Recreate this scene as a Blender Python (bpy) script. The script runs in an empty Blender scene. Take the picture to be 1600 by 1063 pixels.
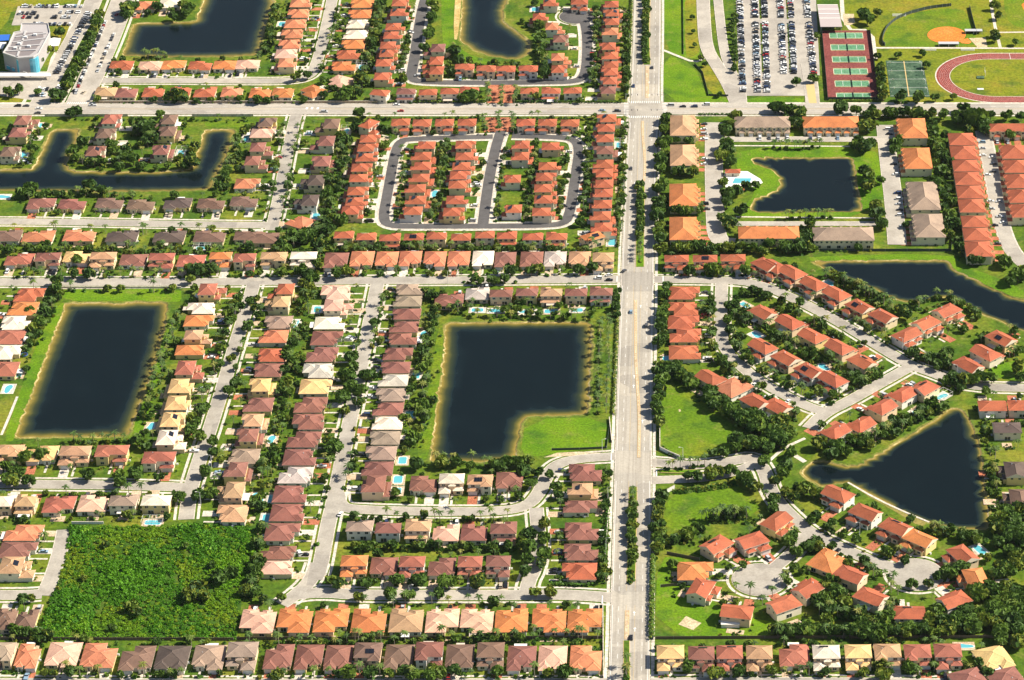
import bpy, math, random
import numpy as np
from mathutils import Vector, Matrix
from mathutils.geometry import delaunay_2d_cdt

random.seed(7)
RNG = np.random.default_rng(11)
SC = bpy.context.scene
COL = SC.collection
R = math.radians

# ------------------------------------------------------------------ camera, sky, sun
PITCH = R(30.5); HORIZON = -2050.0; CX, CY = 1058.0, 531.5
FPX = (CY - HORIZON) / math.tan(PITCH)
H = 837.0
CAMY = -H / math.tan(PITCH)
cam = bpy.data.cameras.new('camera'); camo = bpy.data.objects.new('camera', cam); COL.objects.link(camo)
camo.location = (0, CAMY, H); camo.rotation_euler = (math.pi / 2 - PITCH, 0, 0)
cam.sensor_width = 36; cam.sensor_fit = 'HORIZONTAL'; cam.lens = FPX / 1600 * 36
cam.shift_x = (800 - CX) / 1600; cam.clip_start = 5; cam.clip_end = 20000
SC.camera = camo

SUN_EL, SUN_AZ = 44.0, 81.0      # azimuth clockwise from +Y (into the picture)
world = bpy.data.worlds.new('World'); SC.world = world; world.use_nodes = True
wn = world.node_tree; wn.nodes.clear()
wo = wn.nodes.new('ShaderNodeOutputWorld'); wb = wn.nodes.new('ShaderNodeBackground'); ws = wn.nodes.new('ShaderNodeTexSky')
ws.sky_type = 'NISHITA'; ws.sun_disc = False; ws.sun_elevation = R(SUN_EL); ws.sun_rotation = R(SUN_AZ)
wb.inputs['Strength'].default_value = 0.064
wn.links.new(ws.outputs[0], wb.inputs[0]); wn.links.new(wb.outputs[0], wo.inputs[0])
sl = bpy.data.lights.new('sun', 'SUN'); so = bpy.data.objects.new('sun', sl); COL.objects.link(so)
sl.energy = 5.0; sl.angle = R(0.5); sl.color = (1.0, 0.92, 0.78)
sd = Vector((math.sin(R(SUN_AZ)) * math.cos(R(SUN_EL)), math.cos(R(SUN_AZ)) * math.cos(R(SUN_EL)), math.sin(R(SUN_EL))))
so.rotation_euler = sd.to_track_quat('Z', 'Y').to_euler(); so.location = (300, 0, 500)
SC.view_settings.view_transform = 'Standard'; SC.view_settings.look = 'None'
SC.view_settings.exposure = 0.82; SC.view_settings.gamma = 1; SC.view_settings.use_curve_mapping = False

def P(u, v, h=0.0):
    """a point of the photograph (1600 x 1063) unprojected onto the plane z = h"""
    x = (u - CX) / FPX; y = -(v - CY) / FPX
    dy = math.cos(PITCH) + y * math.sin(PITCH); dz = -math.sin(PITCH) + y * math.cos(PITCH)
    t = (h - H) / dz
    return (x * t, CAMY + dy * t)
def pxm(y):
    """pixels of the photograph per metre at world y (ground)"""
    return FPX / ((y - CAMY) * math.cos(PITCH) + H * math.sin(PITCH))
def PP(s):
    """'u,v u,v ...' -> list of ground points"""
    return [P(*map(float, t.split(','))) for t in s.split()]

# ------------------------------------------------------------------ materials
MATS = {}
class NT:
    def __init__(s, name):
        m = bpy.data.materials.new(name); m.use_nodes = True; s.m = m; s.t = m.node_tree; s.t.nodes.clear()
        s.out = s.n('ShaderNodeOutputMaterial'); s.b = s.n('ShaderNodeBsdfPrincipled'); s.l(s.b.outputs[0], s.out.inputs[0])
        MATS[name] = m
    def n(s, k, **kw):
        x = s.t.nodes.new(k)
        for a, b in kw.items(): setattr(x, a, b)
        return x
    def l(s, a, b): s.t.links.new(a, b)
    def pos(s):
        return s.n('ShaderNodeNewGeometry').outputs['Position']
    def noise(s, scale, detail=3, rough=.6, vec=None):
        x = s.n('ShaderNodeTexNoise'); x.inputs['Scale'].default_value = scale; x.inputs['Detail'].default_value = detail; x.inputs['Roughness'].default_value = rough
        s.l(vec if vec is not None else s.pos(), x.inputs['Vector']); return x.outputs[0]
    def ramp(s, fac, stops):
        x = s.n('ShaderNodeValToRGB'); e = x.color_ramp.elements
        while len(e) < len(stops): e.new(.5)
        for q, (p, c) in zip(e, stops): q.position = p; q.color = (*c, 1)
        s.l(fac, x.inputs[0]); return x.outputs[0]
    def mix(s, f, a, b, mode='MIX'):
        x = s.n('ShaderNodeMix', data_type='RGBA', blend_type=mode)
        for v, i in ((f, 0), (a, 6), (b, 7)):
            if isinstance(v, (int, float)): x.inputs[i].default_value = v
            elif isinstance(v, tuple): x.inputs[i].default_value = (*v, 1)
            else: s.l(v, x.inputs[i])
        return x.outputs[2]
    def math(s, op, a, b=0.5):
        x = s.n('ShaderNodeMath', operation=op)
        for v, i in ((a, 0), (b, 1)):
            if isinstance(v, (int, float)): x.inputs[i].default_value = v
            else: s.l(v, x.inputs[i])
        return x.outputs[0]
    def base(s, c, rough=.8, spec=.3):
        if isinstance(c, tuple): s.b.inputs['Base Color'].default_value = (*c, 1)
        else: s.l(c, s.b.inputs['Base Color'])
        s.b.inputs['Roughness'].default_value = rough; s.b.inputs['Specular IOR Level'].default_value = spec
        return s.m

def ground_mat(name, lo, mid, hi, scale=.02, fine=.5, rough=.9, fa=.45):
    t = NT(name)
    a = t.noise(scale, 4, .65); b = t.noise(fine, 3, .7)
    c = t.ramp(a, [(.3, lo), (.5, mid), (.7, hi)])
    if 'grass' in name:      # worn, dry and mown patches
        c = t.mix(t.ramp(t.noise(.11, 3, .7), [(.55, (0, 0, 0)), (.75, (.55, .55, .55))]), c, (.24, .21, .06))
        c = t.mix(t.ramp(t.noise(.07, 2, .5), [(.3, (.6, .6, .6)), (.48, (0, 0, 0))]), c, (.03, .085, .012))
    c = t.mix(1.0, c, t.ramp(b, [(.28, (1 - fa,) * 3), (.72, (1 + fa,) * 3)]), 'MULTIPLY')
    return t.base(c, rough, .1)
ground_mat('yard_grass', (.035, .085, .008), (.085, .14, .010), (.19, .19, .022), .03, .45)
ground_mat('lawn_grass', (.065, .155, .006), (.105, .20, .007), (.16, .23, .010), .02, .8)
ground_mat('park_grass', (.07, .15, .006), (.105, .18, .008), (.18, .19, .014), .016, .6)
ground_mat('field_grass', (.13, .17, .010), (.17, .19, .012), (.25, .19, .022), .022, .5)
ground_mat('dry_grass', (.13, .14, .03), (.22, .19, .05), (.34, .25, .09), .04, .7)
def road_mat(name, c, sx, sy):
    t = NT(name); mp = t.n('ShaderNodeMapping'); mp.inputs['Scale'].default_value = (sx, sy, 1); t.l(t.pos(), mp.inputs[0])
    st = t.noise(1.0, 3, .6, mp.outputs[0]); bl = t.noise(.02, 3, .6); fi = t.noise(.8, 2, .7)
    v = t.n('ShaderNodeTexVoronoi'); v.distance = 'CHEBYCHEV'; v.inputs['Scale'].default_value = .045; t.l(t.pos(), v.inputs['Vector'])
    sp = t.n('ShaderNodeSeparateColor'); t.l(v.outputs['Color'], sp.inputs[0])
    k = t.ramp(st, [(.3, (.80, .79, .78)), (.55, (1, 1, 1)), (.75, (1.1, 1.1, 1.08))])
    k = t.mix(1, k, t.ramp(bl, [(.3, (.9, .9, .9)), (.7, (1.08, 1.07, 1.05))]), 'MULTIPLY'); k = t.mix(1, k, t.ramp(fi, [(.3, (.9, .9, .9)), (.7, (1.1, 1.1, 1.1))]), 'MULTIPLY')
    k = t.mix(1, k, t.ramp(sp.outputs[0], [(0, (.86, .86, .87)), (.14, (.86, .86, .87)), (.16, (1, 1, 1)), (.85, (1, 1, 1)), (.88, (1.09, 1.08, 1.06))]), 'MULTIPLY')
    return t.base(t.mix(1, k, c, 'MULTIPLY'), .85, .15)
road_mat('asphalt', (.37, .338, .29), .12, .12); road_mat('boulevard_asphalt', (.385, .352, .30), .75, .012); road_mat('arterial_asphalt', (.40, .365, .315), .012, .6)
road_mat('pale_asphalt', (.40, .365, .315), .1, .1)
road_mat('dark_asphalt', (.105, .10, .10), .15, .15)
ground_mat('concrete', (.48, .43, .36), (.56, .50, .42), (.62, .56, .47), .08, .6)
ground_mat('brick_paving', (.30, .10, .055), (.40, .14, .075), (.48, .2, .11), .15, 1.2)
ground_mat('tan_paving', (.42, .30, .19), (.52, .39, .26), (.56, .44, .32), .15, 1.2)
ground_mat('red_court', (.16, .045, .04), (.2, .058, .052), (.24, .075, .06), .05, .6)
ground_mat('green_court', (.08, .2, .11), (.10, .24, .13), (.13, .28, .16), .05, .6)
ground_mat('dark_court', (.035, .07, .042), (.05, .095, .056), (.13, .19, .12), .12, .6)
ground_mat('track_red', (.20, .045, .036), (.24, .055, .043), (.28, .07, .056), .05, .6)
ground_mat('infield_clay', (.60, .165, .03), (.66, .19, .036), (.70, .23, .055), .06, .7)
ground_mat('sand', (.34, .24, .07), (.5, .36, .14), (.6, .48, .26), .08, .8)
ground_mat('bank_soil', (.10, .10, .02), (.30, .23, .08), (.56, .44, .22), .05, .5)
ground_mat('bank_grass', (.07, .14, .015), (.15, .17, .03), (.40, .31, .10), .045, .5)
ground_mat('bare_soil', (.42, .33, .2), (.5, .4, .25), (.56, .46, .3), .1, .8)
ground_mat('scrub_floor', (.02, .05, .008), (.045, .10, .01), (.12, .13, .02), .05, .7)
NT('white_paint').base((.74, .73, .69), .7)
NT('yellow_paint').base((.56, .40, .17), .7)
NT('trim').base((.72, .63, .48), .7)
NT('white_trim').base((.78, .75, .69), .6)
NT('metal').base((.45, .46, .47), .45)
NT('light_metal').base((.68, .68, .66), .45)
NT('tyre').base((.02, .02, .02), .8)
NT('glass').base((.02, .026, .032), .08, .6)
NT('blue_glass').base((.10, .42, .55), .15, .6)
NT('trunk').base((.16, .12, .085), .9)
NT('palm_trunk').base((.27, .23, .18), .9)
NT('solar').base((.012, .014, .022), .2, .5)
NT('pool_water').base((.10, .40, .47), .08, .5)
NT('blue_cloth').base((.03, .12, .5), .6)
NT('chain_net').base((.05, .07, .06), .7)
NT('yellow_plastic').base((.75, .42, .02), .5)

def obj_colour(name, jitter_scale, amount, rough, spec=.3, gain=1.0):
    t = NT(name); oi = t.n('ShaderNodeObjectInfo')
    a = t.noise(jitter_scale, 4, .7); b = t.noise(jitter_scale * .12, 2, .5)
    k = t.math('MULTIPLY', t.math('ADD', a, b), .5)
    c = t.mix(1.0, oi.outputs['Color'], t.ramp(k, [(.3, (1 - amount,) * 3), (.5, (1, 1, 1)), (.7, (1 + amount,) * 3)]), 'MULTIPLY')
    if gain != 1: c = t.mix(1.0, c, (gain, gain, gain), 'MULTIPLY')
    return t.base(c, rough, spec)
# ramps clamp their factor at 1, so the sum of the two noises is halved first
def roof_mat(name, gain):
    t = NT(name); oi = t.n('ShaderNodeObjectInfo')
    tc = t.n('ShaderNodeTexCoord').outputs['Object']
    loc = t.n('ShaderNodeVectorMath', operation='ADD'); t.l(tc, loc.inputs[0]); t.l(oi.outputs['Location'], loc.inputs[1])
    v = loc.outputs[0]
    a = t.noise(1.6, 3, .75, v); b = t.noise(.16, 3, .6, v)
    k = t.math('MULTIPLY', t.math('ADD', a, b), .5)
    c = t.mix(1.0, oi.outputs['Color'], t.ramp(k, [(.31, (.58, .56, .56)), (.5, (1, 1, 1)), (.68, (1.3, 1.27, 1.22))]), 'MULTIPLY')
    if gain != 1: c = t.mix(1.0, c, (gain, gain, gain), 'MULTIPLY')
    # courses of barrel tile: real relief, far finer than one pixel
    sep = t.n('ShaderNodeSeparateXYZ'); t.l(v, sep.inputs[0])
    bump = t.n('ShaderNodeBump'); bump.inputs['Strength'].default_value = .25; bump.inputs['Distance'].default_value = .05
    w = t.n('ShaderNodeTexWave', wave_type='BANDS', bands_direction='Z'); w.inputs['Scale'].default_value = 2.2; t.l(v, w.inputs['Vector'])
    t.l(w.outputs[1], bump.inputs['Height']); t.l(bump.outputs[0], t.b.inputs['Normal'])
    return t.base(c, .75, .25)
roof_mat('roof_tile', 1.0); roof_mat('ridge_tile', 1.18)
obj_colour('stucco', .5, .10, .85, .2)
obj_colour('painted', .4, .05, .45, .4)
NT('car_paint'); t = NT('car_paint'); t.l(t.n('ShaderNodeObjectInfo').outputs['Color'], t.b.inputs['Base Color']); t.b.inputs['Roughness'].default_value = .25
MATS['car_paint'] = t.m

def leaf_mat(name, dark, mid, light, yellow):
    t = NT(name); oi = t.n('ShaderNodeObjectInfo')
    at = t.n('ShaderNodeAttribute', attribute_name='tint')
    k = t.math('FRACT', t.math('ADD', oi.outputs['Random'], at.outputs['Fac']), 0)
    c = t.ramp(k, [(0, dark), (.45, mid), (.8, light), (1, yellow)])
    n = t.noise(.9, 2, .6)
    c = t.mix(.8, c, t.ramp(n, [(.3, (.55, .6, .5)), (.7, (1.5, 1.4, 1.3))]), 'MULTIPLY')
    t.base(c, .6, .25)
    tr = t.n('ShaderNodeBsdfTranslucent'); t.l(c, tr.inputs[0])
    mx = t.n('ShaderNodeMixShader'); mx.inputs[0].default_value = .22
    t.l(t.b.outputs[0], mx.inputs[1]); t.l(tr.outputs[0], mx.inputs[2]); t.l(mx.outputs[0], t.out.inputs[0])
    return t.m
leaf_mat('leaf', (.034, .08, .012), (.065, .13, .016), (.10, .175, .018), (.19, .22, .024))
leaf_mat('palm_leaf', (.055, .105, .024), (.08, .15, .028), (.13, .19, .034), (.22, .22, .045))
leaf_mat('shrub_leaf', (.04, .10, .014), (.07, .165, .018), (.12, .21, .022), (.28, .26, .035))
leaf_mat('scrub_leaf', (.055, .18, .006), (.085, .24, .007), (.115, .28, .008), (.16, .30, .009))
leaf_mat('weed_leaf', (.08, .21, .006), (.11, .25, .007), (.16, .29, .008), (.24, .30, .010))

# lake water: shallow margin where the sandy bed shows through, then deep dark water (attribute = depth fraction)
def water_mat():
    t = NT('lake_water')
    at = t.n('ShaderNodeAttribute', attribute_name='depth')
    n = t.noise(.06, 3, .6)
    k = t.math('ADD', at.outputs['Fac'], t.math('MULTIPLY', t.math('SUBTRACT', n, .5), .22))
    c = t.ramp(k, [(0, (.26, .19, .04)), (.2, (.12, .105, .022)), (.45, (.032, .042, .018)), (.8, (.007, .015, .017)), (1, (.003, .007, .008))])
    t.base(c, .14, .12)
    w = t.noise(.012, 3, .6); r_ = t.n('ShaderNodeMapRange'); t.l(w, r_.inputs[0]); r_.inputs[1].default_value = .35; r_.inputs[2].default_value = .65; r_.inputs[3].default_value = .05; r_.inputs[4].default_value = .3; t.l(r_.outputs[0], t.b.inputs['Roughness'])
    bp = t.n('ShaderNodeBump'); bp.inputs['Strength'].default_value = .12; bp.inputs['Distance'].default_value = .15
    t.l(t.noise(.7, 3, .6), bp.inputs['Height']); t.l(bp.outputs[0], t.b.inputs['Normal'])
    return t.m
water_mat()

# ------------------------------------------------------------------ mesh helper
class MB:
    def __init__(s): s.v = []; s.f = []; s.m = []; s.mats = []
    def mi(s, name):
        if name not in s.mats: s.mats.append(name)
        return s.mats.index(name)
    def face(s, pts, mat):
        i = len(s.v); s.v += [tuple(p) for p in pts]; s.f.append(tuple(range(i, i + len(pts)))); s.m.append(s.mi(mat))
    def box(s, x0, x1, y0, y1, z0, z1, mat, top=True, bottom=False):
        a = [(x0, y0), (x1, y0), (x1, y1), (x0, y1)]
        for i in range(4):
            p, q = a[i], a[(i + 1) % 4]
            s.face([(*p, z0), (*q, z0), (*q, z1), (*p, z1)], mat)
        if top: s.face([(*p, z1) for p in a], mat)
        if bottom: s.face([(*p, z0) for p in reversed(a)], mat)
    def obox(s, p, q, w, z0, z1, mat):
        """a box along the segment p-q"""
        d = Vector((q[0] - p[0], q[1] - p[1])); L = d.length
        if L < 1e-6: return
        d /= L; n = Vector((-d.y, d.x)) * w / 2
        a = [(p[0] - n.x, p[1] - n.y), (q[0] - n.x, q[1] - n.y), (q[0] + n.x, q[1] + n.y), (p[0] + n.x, p[1] + n.y)]
        for i in range(4):
            u, v = a[i], a[(i + 1) % 4]
            s.face([(*u, z0), (*v, z0), (*v, z1), (*u, z1)], mat)
        s.face([(*u, z1) for u in a], mat)
    def cap(s, A, B, mat, w=.26, up=.13):
        A, B = Vector(A), Vector(B); d = (B - A)
        n = Vector((-d.y, d.x, 0)); n.normalize(); n *= w
        z = Vector((0, 0, up)); lo = Vector((0, 0, -.1))
        s.face([A - n + lo, B - n + lo, B + z, A + z], mat); s.face([A + z, B + z, B + n + lo, A + n + lo], mat)
    def roof(s, x0, x1, y0, y1, z, pitch=.42, over=.55, gable='', mat='roof_tile', cap='ridge_tile', trim='trim', th=.22):
        x0 -= over; x1 += over; y0 -= over; y1 += over
        w, d = x1 - x0, y1 - y0
        if w >= d:
            h = pitch * d / 2; i0 = 0 if 'a' in gable else d / 2; i1 = 0 if 'b' in gable else d / 2
            if w - i0 - i1 < .02: i0 = i1 = w / 2 - .01
            A, B = (x0 + i0, (y0 + y1) / 2, z + h), (x1 - i1, (y0 + y1) / 2, z + h)
            c = [(x0, y0, z), (x1, y0, z), (x1, y1, z), (x0, y1, z)]
            s.face([c[0], c[1], B, A], mat); s.face([c[2], c[3], A, B], mat)
            s.face([c[3], c[0], A], trim if 'a' in gable else mat); s.face([c[1], c[2], B], trim if 'b' in gable else mat)
            ends = ((A, c[0], c[3], 'a'), (B, c[1], c[2], 'b'))
        else:
            h = pitch * w / 2; i0 = 0 if 'a' in gable else w / 2; i1 = 0 if 'b' in gable else w / 2
            if d - i0 - i1 < .02: i0 = i1 = d / 2 - .01
            A, B = ((x0 + x1) / 2, y0 + i0, z + h), ((x0 + x1) / 2, y1 - i1, z + h)
            c = [(x0, y0, z), (x1, y0, z), (x1, y1, z), (x0, y1, z)]
            s.face([c[3], c[0], A, B], mat); s.face([c[1], c[2], B, A], mat)
            s.face([c[0], c[1], A], trim if 'a' in gable else mat); s.face([c[2], c[3], B], trim if 'b' in gable else mat)
            ends = ((A, c[0], c[1], 'a'), (B, c[3], c[2], 'b'))
        if cap:
            s.cap(A, B, cap)
            for E, p, q, g in ends:
                if g not in gable: s.cap(p, E, cap); s.cap(q, E, cap)
        for i in range(4):
            p, q = c[i], c[(i + 1) % 4]
            s.face([(p[0], p[1], z - th), (q[0], q[1], z - th), q, p], trim)
        return z + h
    def cyl(s, p, q, r0, r1, n, mat, capped=False):
        p, q = Vector(p), Vector(q); d = (q - p).normalized()
        a = d.orthogonal().normalized(); b = d.cross(a)
        c = [(math.cos(2 * math.pi * k / n), math.sin(2 * math.pi * k / n)) for k in range(n)]
        lo = [p + (a * x + b * y) * r0 for x, y in c]; hi = [q + (a * x + b * y) * r1 for x, y in c]
        for k in range(n): s.face([lo[k], lo[(k + 1) % n], hi[(k + 1) % n], hi[k]], mat)
        if capped: s.face(hi, mat)
    def mesh(s, name):
        me = bpy.data.meshes.new(name); me.from_pydata(s.v, [], s.f)
        for m in s.mats: me.materials.append(MATS[m])
        me.polygons.foreach_set('material_index', s.m); me.update()
        return me
    def build(s, name, parent=None, **kw): return link(name, s.mesh(name), parent, **kw)

def link(name, me, parent=None, loc=None, rot=0, colour=None, scale=None, label=None, cat=None, group=None, kind=None):
    while label and len(label.split()) > 16 and ' the ' in label: label = label.replace(' the ', ' ', 1)
    o = bpy.data.objects.new(name, me); COL.objects.link(o)
    if parent is not None: o.parent = parent
    if loc is not None: o.location = (loc[0], loc[1], loc[2] if len(loc) > 2 else 0)
    if rot: o.rotation_euler = (0, 0, rot)
    if colour is not None: o.color = (*colour, 1)
    if scale is not None: o.scale = scale
    for k, v in (('label', label), ('category', cat), ('group', group), ('kind', kind)):
        if v: o[k] = v
    return o
def npmesh(name, verts, faces4, mat_names, midx=None, tint=None, attr='tint'):
    """verts (n,3), quads (m,4) as arrays -> mesh, fast"""
    me = bpy.data.meshes.new(name)
    nv, nf = len(verts), len(faces4); k = faces4.shape[1]
    me.vertices.add(nv); me.vertices.foreach_set('co', np.asarray(verts, np.float32).ravel())
    me.loops.add(nf * k); me.loops.foreach_set('vertex_index', np.asarray(faces4, np.int32).ravel())
    me.polygons.add(nf); me.polygons.foreach_set('loop_start', np.arange(0, nf * k, k, dtype=np.int32))
    for m in mat_names: me.materials.append(MATS[m])
    if midx is not None: me.polygons.foreach_set('material_index', np.asarray(midx, np.int32))
    me.update(calc_edges=True); me.validate()
    if tint is not None:
        a = me.attributes.new(attr, 'FLOAT', 'POINT'); a.data.foreach_set('value', np.asarray(tint, np.float32))
    return me

# ------------------------------------------------------------------ polygons, ribbons
def chaikin(p, n=2, closed=True):
    for _ in range(n):
        q = []
        m = len(p)
        rng = range(m) if closed else range(m - 1)
        if not closed: q.append(p[0])
        for i in rng:
            a, b = p[i], p[(i + 1) % m]
            q += [(a[0] * .75 + b[0] * .25, a[1] * .75 + b[1] * .25), (a[0] * .25 + b[0] * .75, a[1] * .25 + b[1] * .75)]
        if not closed: q.append(p[-1])
        p = q
    return p
def dens(p, step, closed=True):
    q = []; m = len(p)
    for i in range(m if closed else m - 1):
        a, b = p[i], p[(i + 1) % m]; L = math.dist(a, b); k = max(1, int(L / step))
        q += [(a[0] + (b[0] - a[0]) * j / k, a[1] + (b[1] - a[1]) * j / k) for j in range(k)]
    if not closed: q.append(p[-1])
    return q
def area(p): return sum(p[i][0] * p[(i + 1) % len(p)][1] - p[(i + 1) % len(p)][0] * p[i][1] for i in range(len(p))) / 2
def ccw(p): return p if area(p) > 0 else p[::-1]
def inside(pt, poly):
    x, y = pt; c = False; n = len(poly)
    for i in range(n):
        x1, y1 = poly[i]; x2, y2 = poly[i - 1]
        if (y1 > y) != (y2 > y) and x < (x2 - x1) * (y - y1) / (y2 - y1) + x1: c = not c
    return c
def fill(poly, z, mat, name, kind='structure', holes=(), **kw):
    poly = ccw(poly); pts = [Vector(p) for p in poly]; n = len(pts)
    cons = [list(range(n))]
    bx = (min(p[0] for p in poly), max(p[0] for p in poly), min(p[1] for p in poly), max(p[1] for p in poly))
    holes = [h for h in holes if max(p[0] for p in h) > bx[0] and min(p[0] for p in h) < bx[1] and max(p[1] for p in h) > bx[2] and min(p[1] for p in h) < bx[3]]
    for h in holes:
        k = len(pts); pts += [Vector(p) for p in h]; cons.append(list(range(k, k + len(h))))
    vs, es, fs, *_ = delaunay_2d_cdt(pts, [], cons, 0 if holes else 1, 1e-4)
    if holes:
        keep = []
        for f in fs:
            c = (sum(vs[i].x for i in f) / len(f), sum(vs[i].y for i in f) / len(f))
            if inside(c, poly) and not any(inside(c, h) for h in holes): keep.append(f)
        fs = keep
    me = bpy.data.meshes.new(name); me.from_pydata([(v.x, v.y, z) for v in vs], [], fs); me.materials.append(MATS[mat]); me.update()
    return link(name, me, kind=kind, **kw)
def offset_line(p, d, closed=False):
    out = []; n = len(p)
    for i in range(n):
        a = p[i - 1] if (i > 0 or closed) else p[i]; b = p[(i + 1) % n] if (i < n - 1 or closed) else p[i]
        t = Vector((b[0] - a[0], b[1] - a[1]))
        if t.length < 1e-9: t = Vector((1, 0))
        t.normalize(); out.append((p[i][0] - t.y * d, p[i][1] + t.x * d))
    return out
def ribbon(mb, line, d0, d1, z, mat):
    a = offset_line(line, d0); b = offset_line(line, d1)
    for i in range(len(line) - 1): mb.face([(*a[i], z), (*a[i + 1], z), (*b[i + 1], z), (*b[i], z)], mat)

# ------------------------------------------------------------------ lakes and the ground sheet
LAKES = {
 'NW': '322,-14 306,34 209,36 190,87 300,90 404,87 414,50 432,-14',
 'W': '-30,266 52,264 80,203 127,201 112,235 103,263 120,268 240,269 299,264 320,202 369,201 352,250 327,297 200,300 100,299 -30,298',
 'N': '722,-14 718,62 738,77 757,86 800,93 821,89 831,76 825,60 806,47 786,33 789,12 800,-14',
 'SW': '102,473 170,472 185,476 200,472 265,472 250,545 236,590 201,682 22,684',
 'C': '696,504 925,503 924,580 918,648 819,651 809,690 806,718 740,722 671,722 681,640 691,570',
 'E': '1173,246 1334,246 1343,300 1349,331 1182,333 1172,327 1176,310 1200,305 1218,293 1220,281 1206,266 1190,261 1176,256',
 'NE': '1267,407 1482,406 1491,421 1525,438 1590,468 1650,475 1660,540 1597,517 1550,497 1480,462 1425,474 1395,468 1340,440 1285,420',
 'SE': '1478,640 1504,637 1516,657 1528,682 1538,732 1543,782 1548,827 1512,829 1450,818 1407,798 1322,752 1287,763 1250,742 1262,724 1280,717 1305,725 1335,730 1375,708 1437,670 1465,653',
}
LAKEP = {}
for k, s in LAKES.items():
    p = ccw(dens(chaikin(dens(PP(s), 9.0), 2), 5.0))
    nz = [random.gauss(0, .5) for _ in p]
    p = [(a + nz[i], b + nz[i - 1]) for i, (a, b) in enumerate(p)]
    LAKEP[k] = p
BIG = [(-2600, -1300), (2600, -1300), (2600, 5200), (-2600, 5200)]
fill(BIG, 0.0, 'yard_grass', 'ground', holes=list(LAKEP.values()))
def inset(p, d):
    q = offset_line(p, d, True); return q
for k, p in LAKEP.items():
    # bank: sloping sandy strip from the grass down to the water
    n = len(p); mb = MB(); q = inset(p, 1.6)
    for i in range(n): mb.face([(*p[i], 0), (*p[(i + 1) % n], 0), (*q[(i + 1) % n], -.7), (*q[i], -.7)], 'bank_soil')
    mb.build('lake_bank', kind='structure')
    g = offset_line(p, -1.4, True); mb = MB()
    for i in range(n): mb.face([(*g[i], .03), (*g[(i + 1) % n], .03), (*p[(i + 1) % n], .03), (*p[i], .03)], 'bank_grass')
    mb.build('lake_margin', kind='structure')
    # water surface with a depth attribute from the distance to the bank
    P0 = inset(p, .9); xs = [a for a, _ in P0]; ys = [b for _, b in P0]
    pts = [Vector(a) for a in P0]; nb = len(pts); arr = np.array(P0)
    step = 5.0
    gx = np.arange(min(xs), max(xs), step); gy = np.arange(min(ys), max(ys), step)
    for x in gx:
        for y in gy:
            if inside((x, y), P0) and np.min(np.hypot(arr[:, 0] - x, arr[:, 1] - y)) > 2.2: pts.append(Vector((x + random.uniform(-1, 1), y + random.uniform(-1, 1))))
    vs, es, fs, *_ = delaunay_2d_cdt(pts, [], [list(range(nb))], 1, 1e-4)
    me = bpy.data.meshes.new('lake_water'); me.from_pydata([(v.x, v.y, -.3) for v in vs], [], fs); me.materials.append(MATS['lake_water']); me.update()
    reach = {'SE': 3.5, 'NE': 3.2, 'E': 2.0, 'C': 8.5, 'SW': 9, 'W': 7, 'NW': 9, 'N': 9}[k]
    a = me.attributes.new('depth', 'FLOAT', 'POINT')
    a.data.foreach_set('value', [min(1, float(np.min(np.hypot(arr[:, 0] - v.x, arr[:, 1] - v.y))) / reach) for v in vs])
    for q in me.polygons: q.use_smooth = True
    link('lake_water', me, kind='structure')

# ------------------------------------------------------------------ roads
ROADSEG = []           # (x0,y0,x1,y1,half width) for keeping plants off the carriageway
zroad = [0.10]
def road(line, w, mat='asphalt', walk=True, smooth=2, name='road', wmat='concrete', gap=1.6, ww=1.5, keep=True):
    p = PP(line) if isinstance(line, str) else line
    if smooth: p = chaikin(p, smooth, False)
    zroad[0] += .006; mb = MB(); ribbon(mb, p, -w / 2, w / 2, zroad[0], mat)
    mb.build(name, kind='structure')
    if keep:
        for i in range(len(p) - 1): ROADSEG.append((*p[i], *p[i + 1], w / 2))
    mb = MB()
    for s in (-1, 1):   # pale kerb gutter
        a, b = sorted((s * w / 2, s * (w / 2 + .45))); ribbon(mb, p, a, b, zroad[0] - .05, 'concrete')
    if walk:
        for s in (-1, 1):
            a, b = sorted((s * (w / 2 + gap), s * (w / 2 + gap + ww))); ribbon(mb, p, a, b, .05 + (zroad[0] - .1) * .05, wmat)
    mb.build('pavement' if walk else 'kerb', kind='structure')
    return p
def disc(u, v, r, mat='asphalt', name='turning_circle'):
    c = P(u, v); zroad[0] += .006
    p = [(c[0] + r * math.cos(a * math.pi / 16), c[1] + r * math.sin(a * math.pi / 16)) for a in range(32)]
    q = [(c[0] + (r + .5) * math.cos(a * math.pi / 16), c[1] + (r + .5) * math.sin(a * math.pi / 16)) for a in range(32)]
    q2 = [(c[0] + (r + 3.4) * math.cos(a * math.pi / 16), c[1] + (r + 3.4) * math.sin(a * math.pi / 16)) for a in range(32)]
    q1 = [(c[0] + (r + 1.9) * math.cos(a * math.pi / 16), c[1] + (r + 1.9) * math.sin(a * math.pi / 16)) for a in range(32)]
    fill(p, zroad[0], mat, name); mb = MB()
    for i in range(32):
        j = (i + 1) % 32
        mb.face([(*p[i], .085), (*p[j], .085), (*q[j], .085), (*q[i], .085)], 'concrete')
        mb.face([(*q1[i], .06), (*q1[j], .06), (*q2[j], .06), (*q2[i], .06)], 'concrete')
    mb.build('kerb', kind='structure')
    ROADSEG.append((*c, c[0] + .1, c[1], r))

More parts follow.
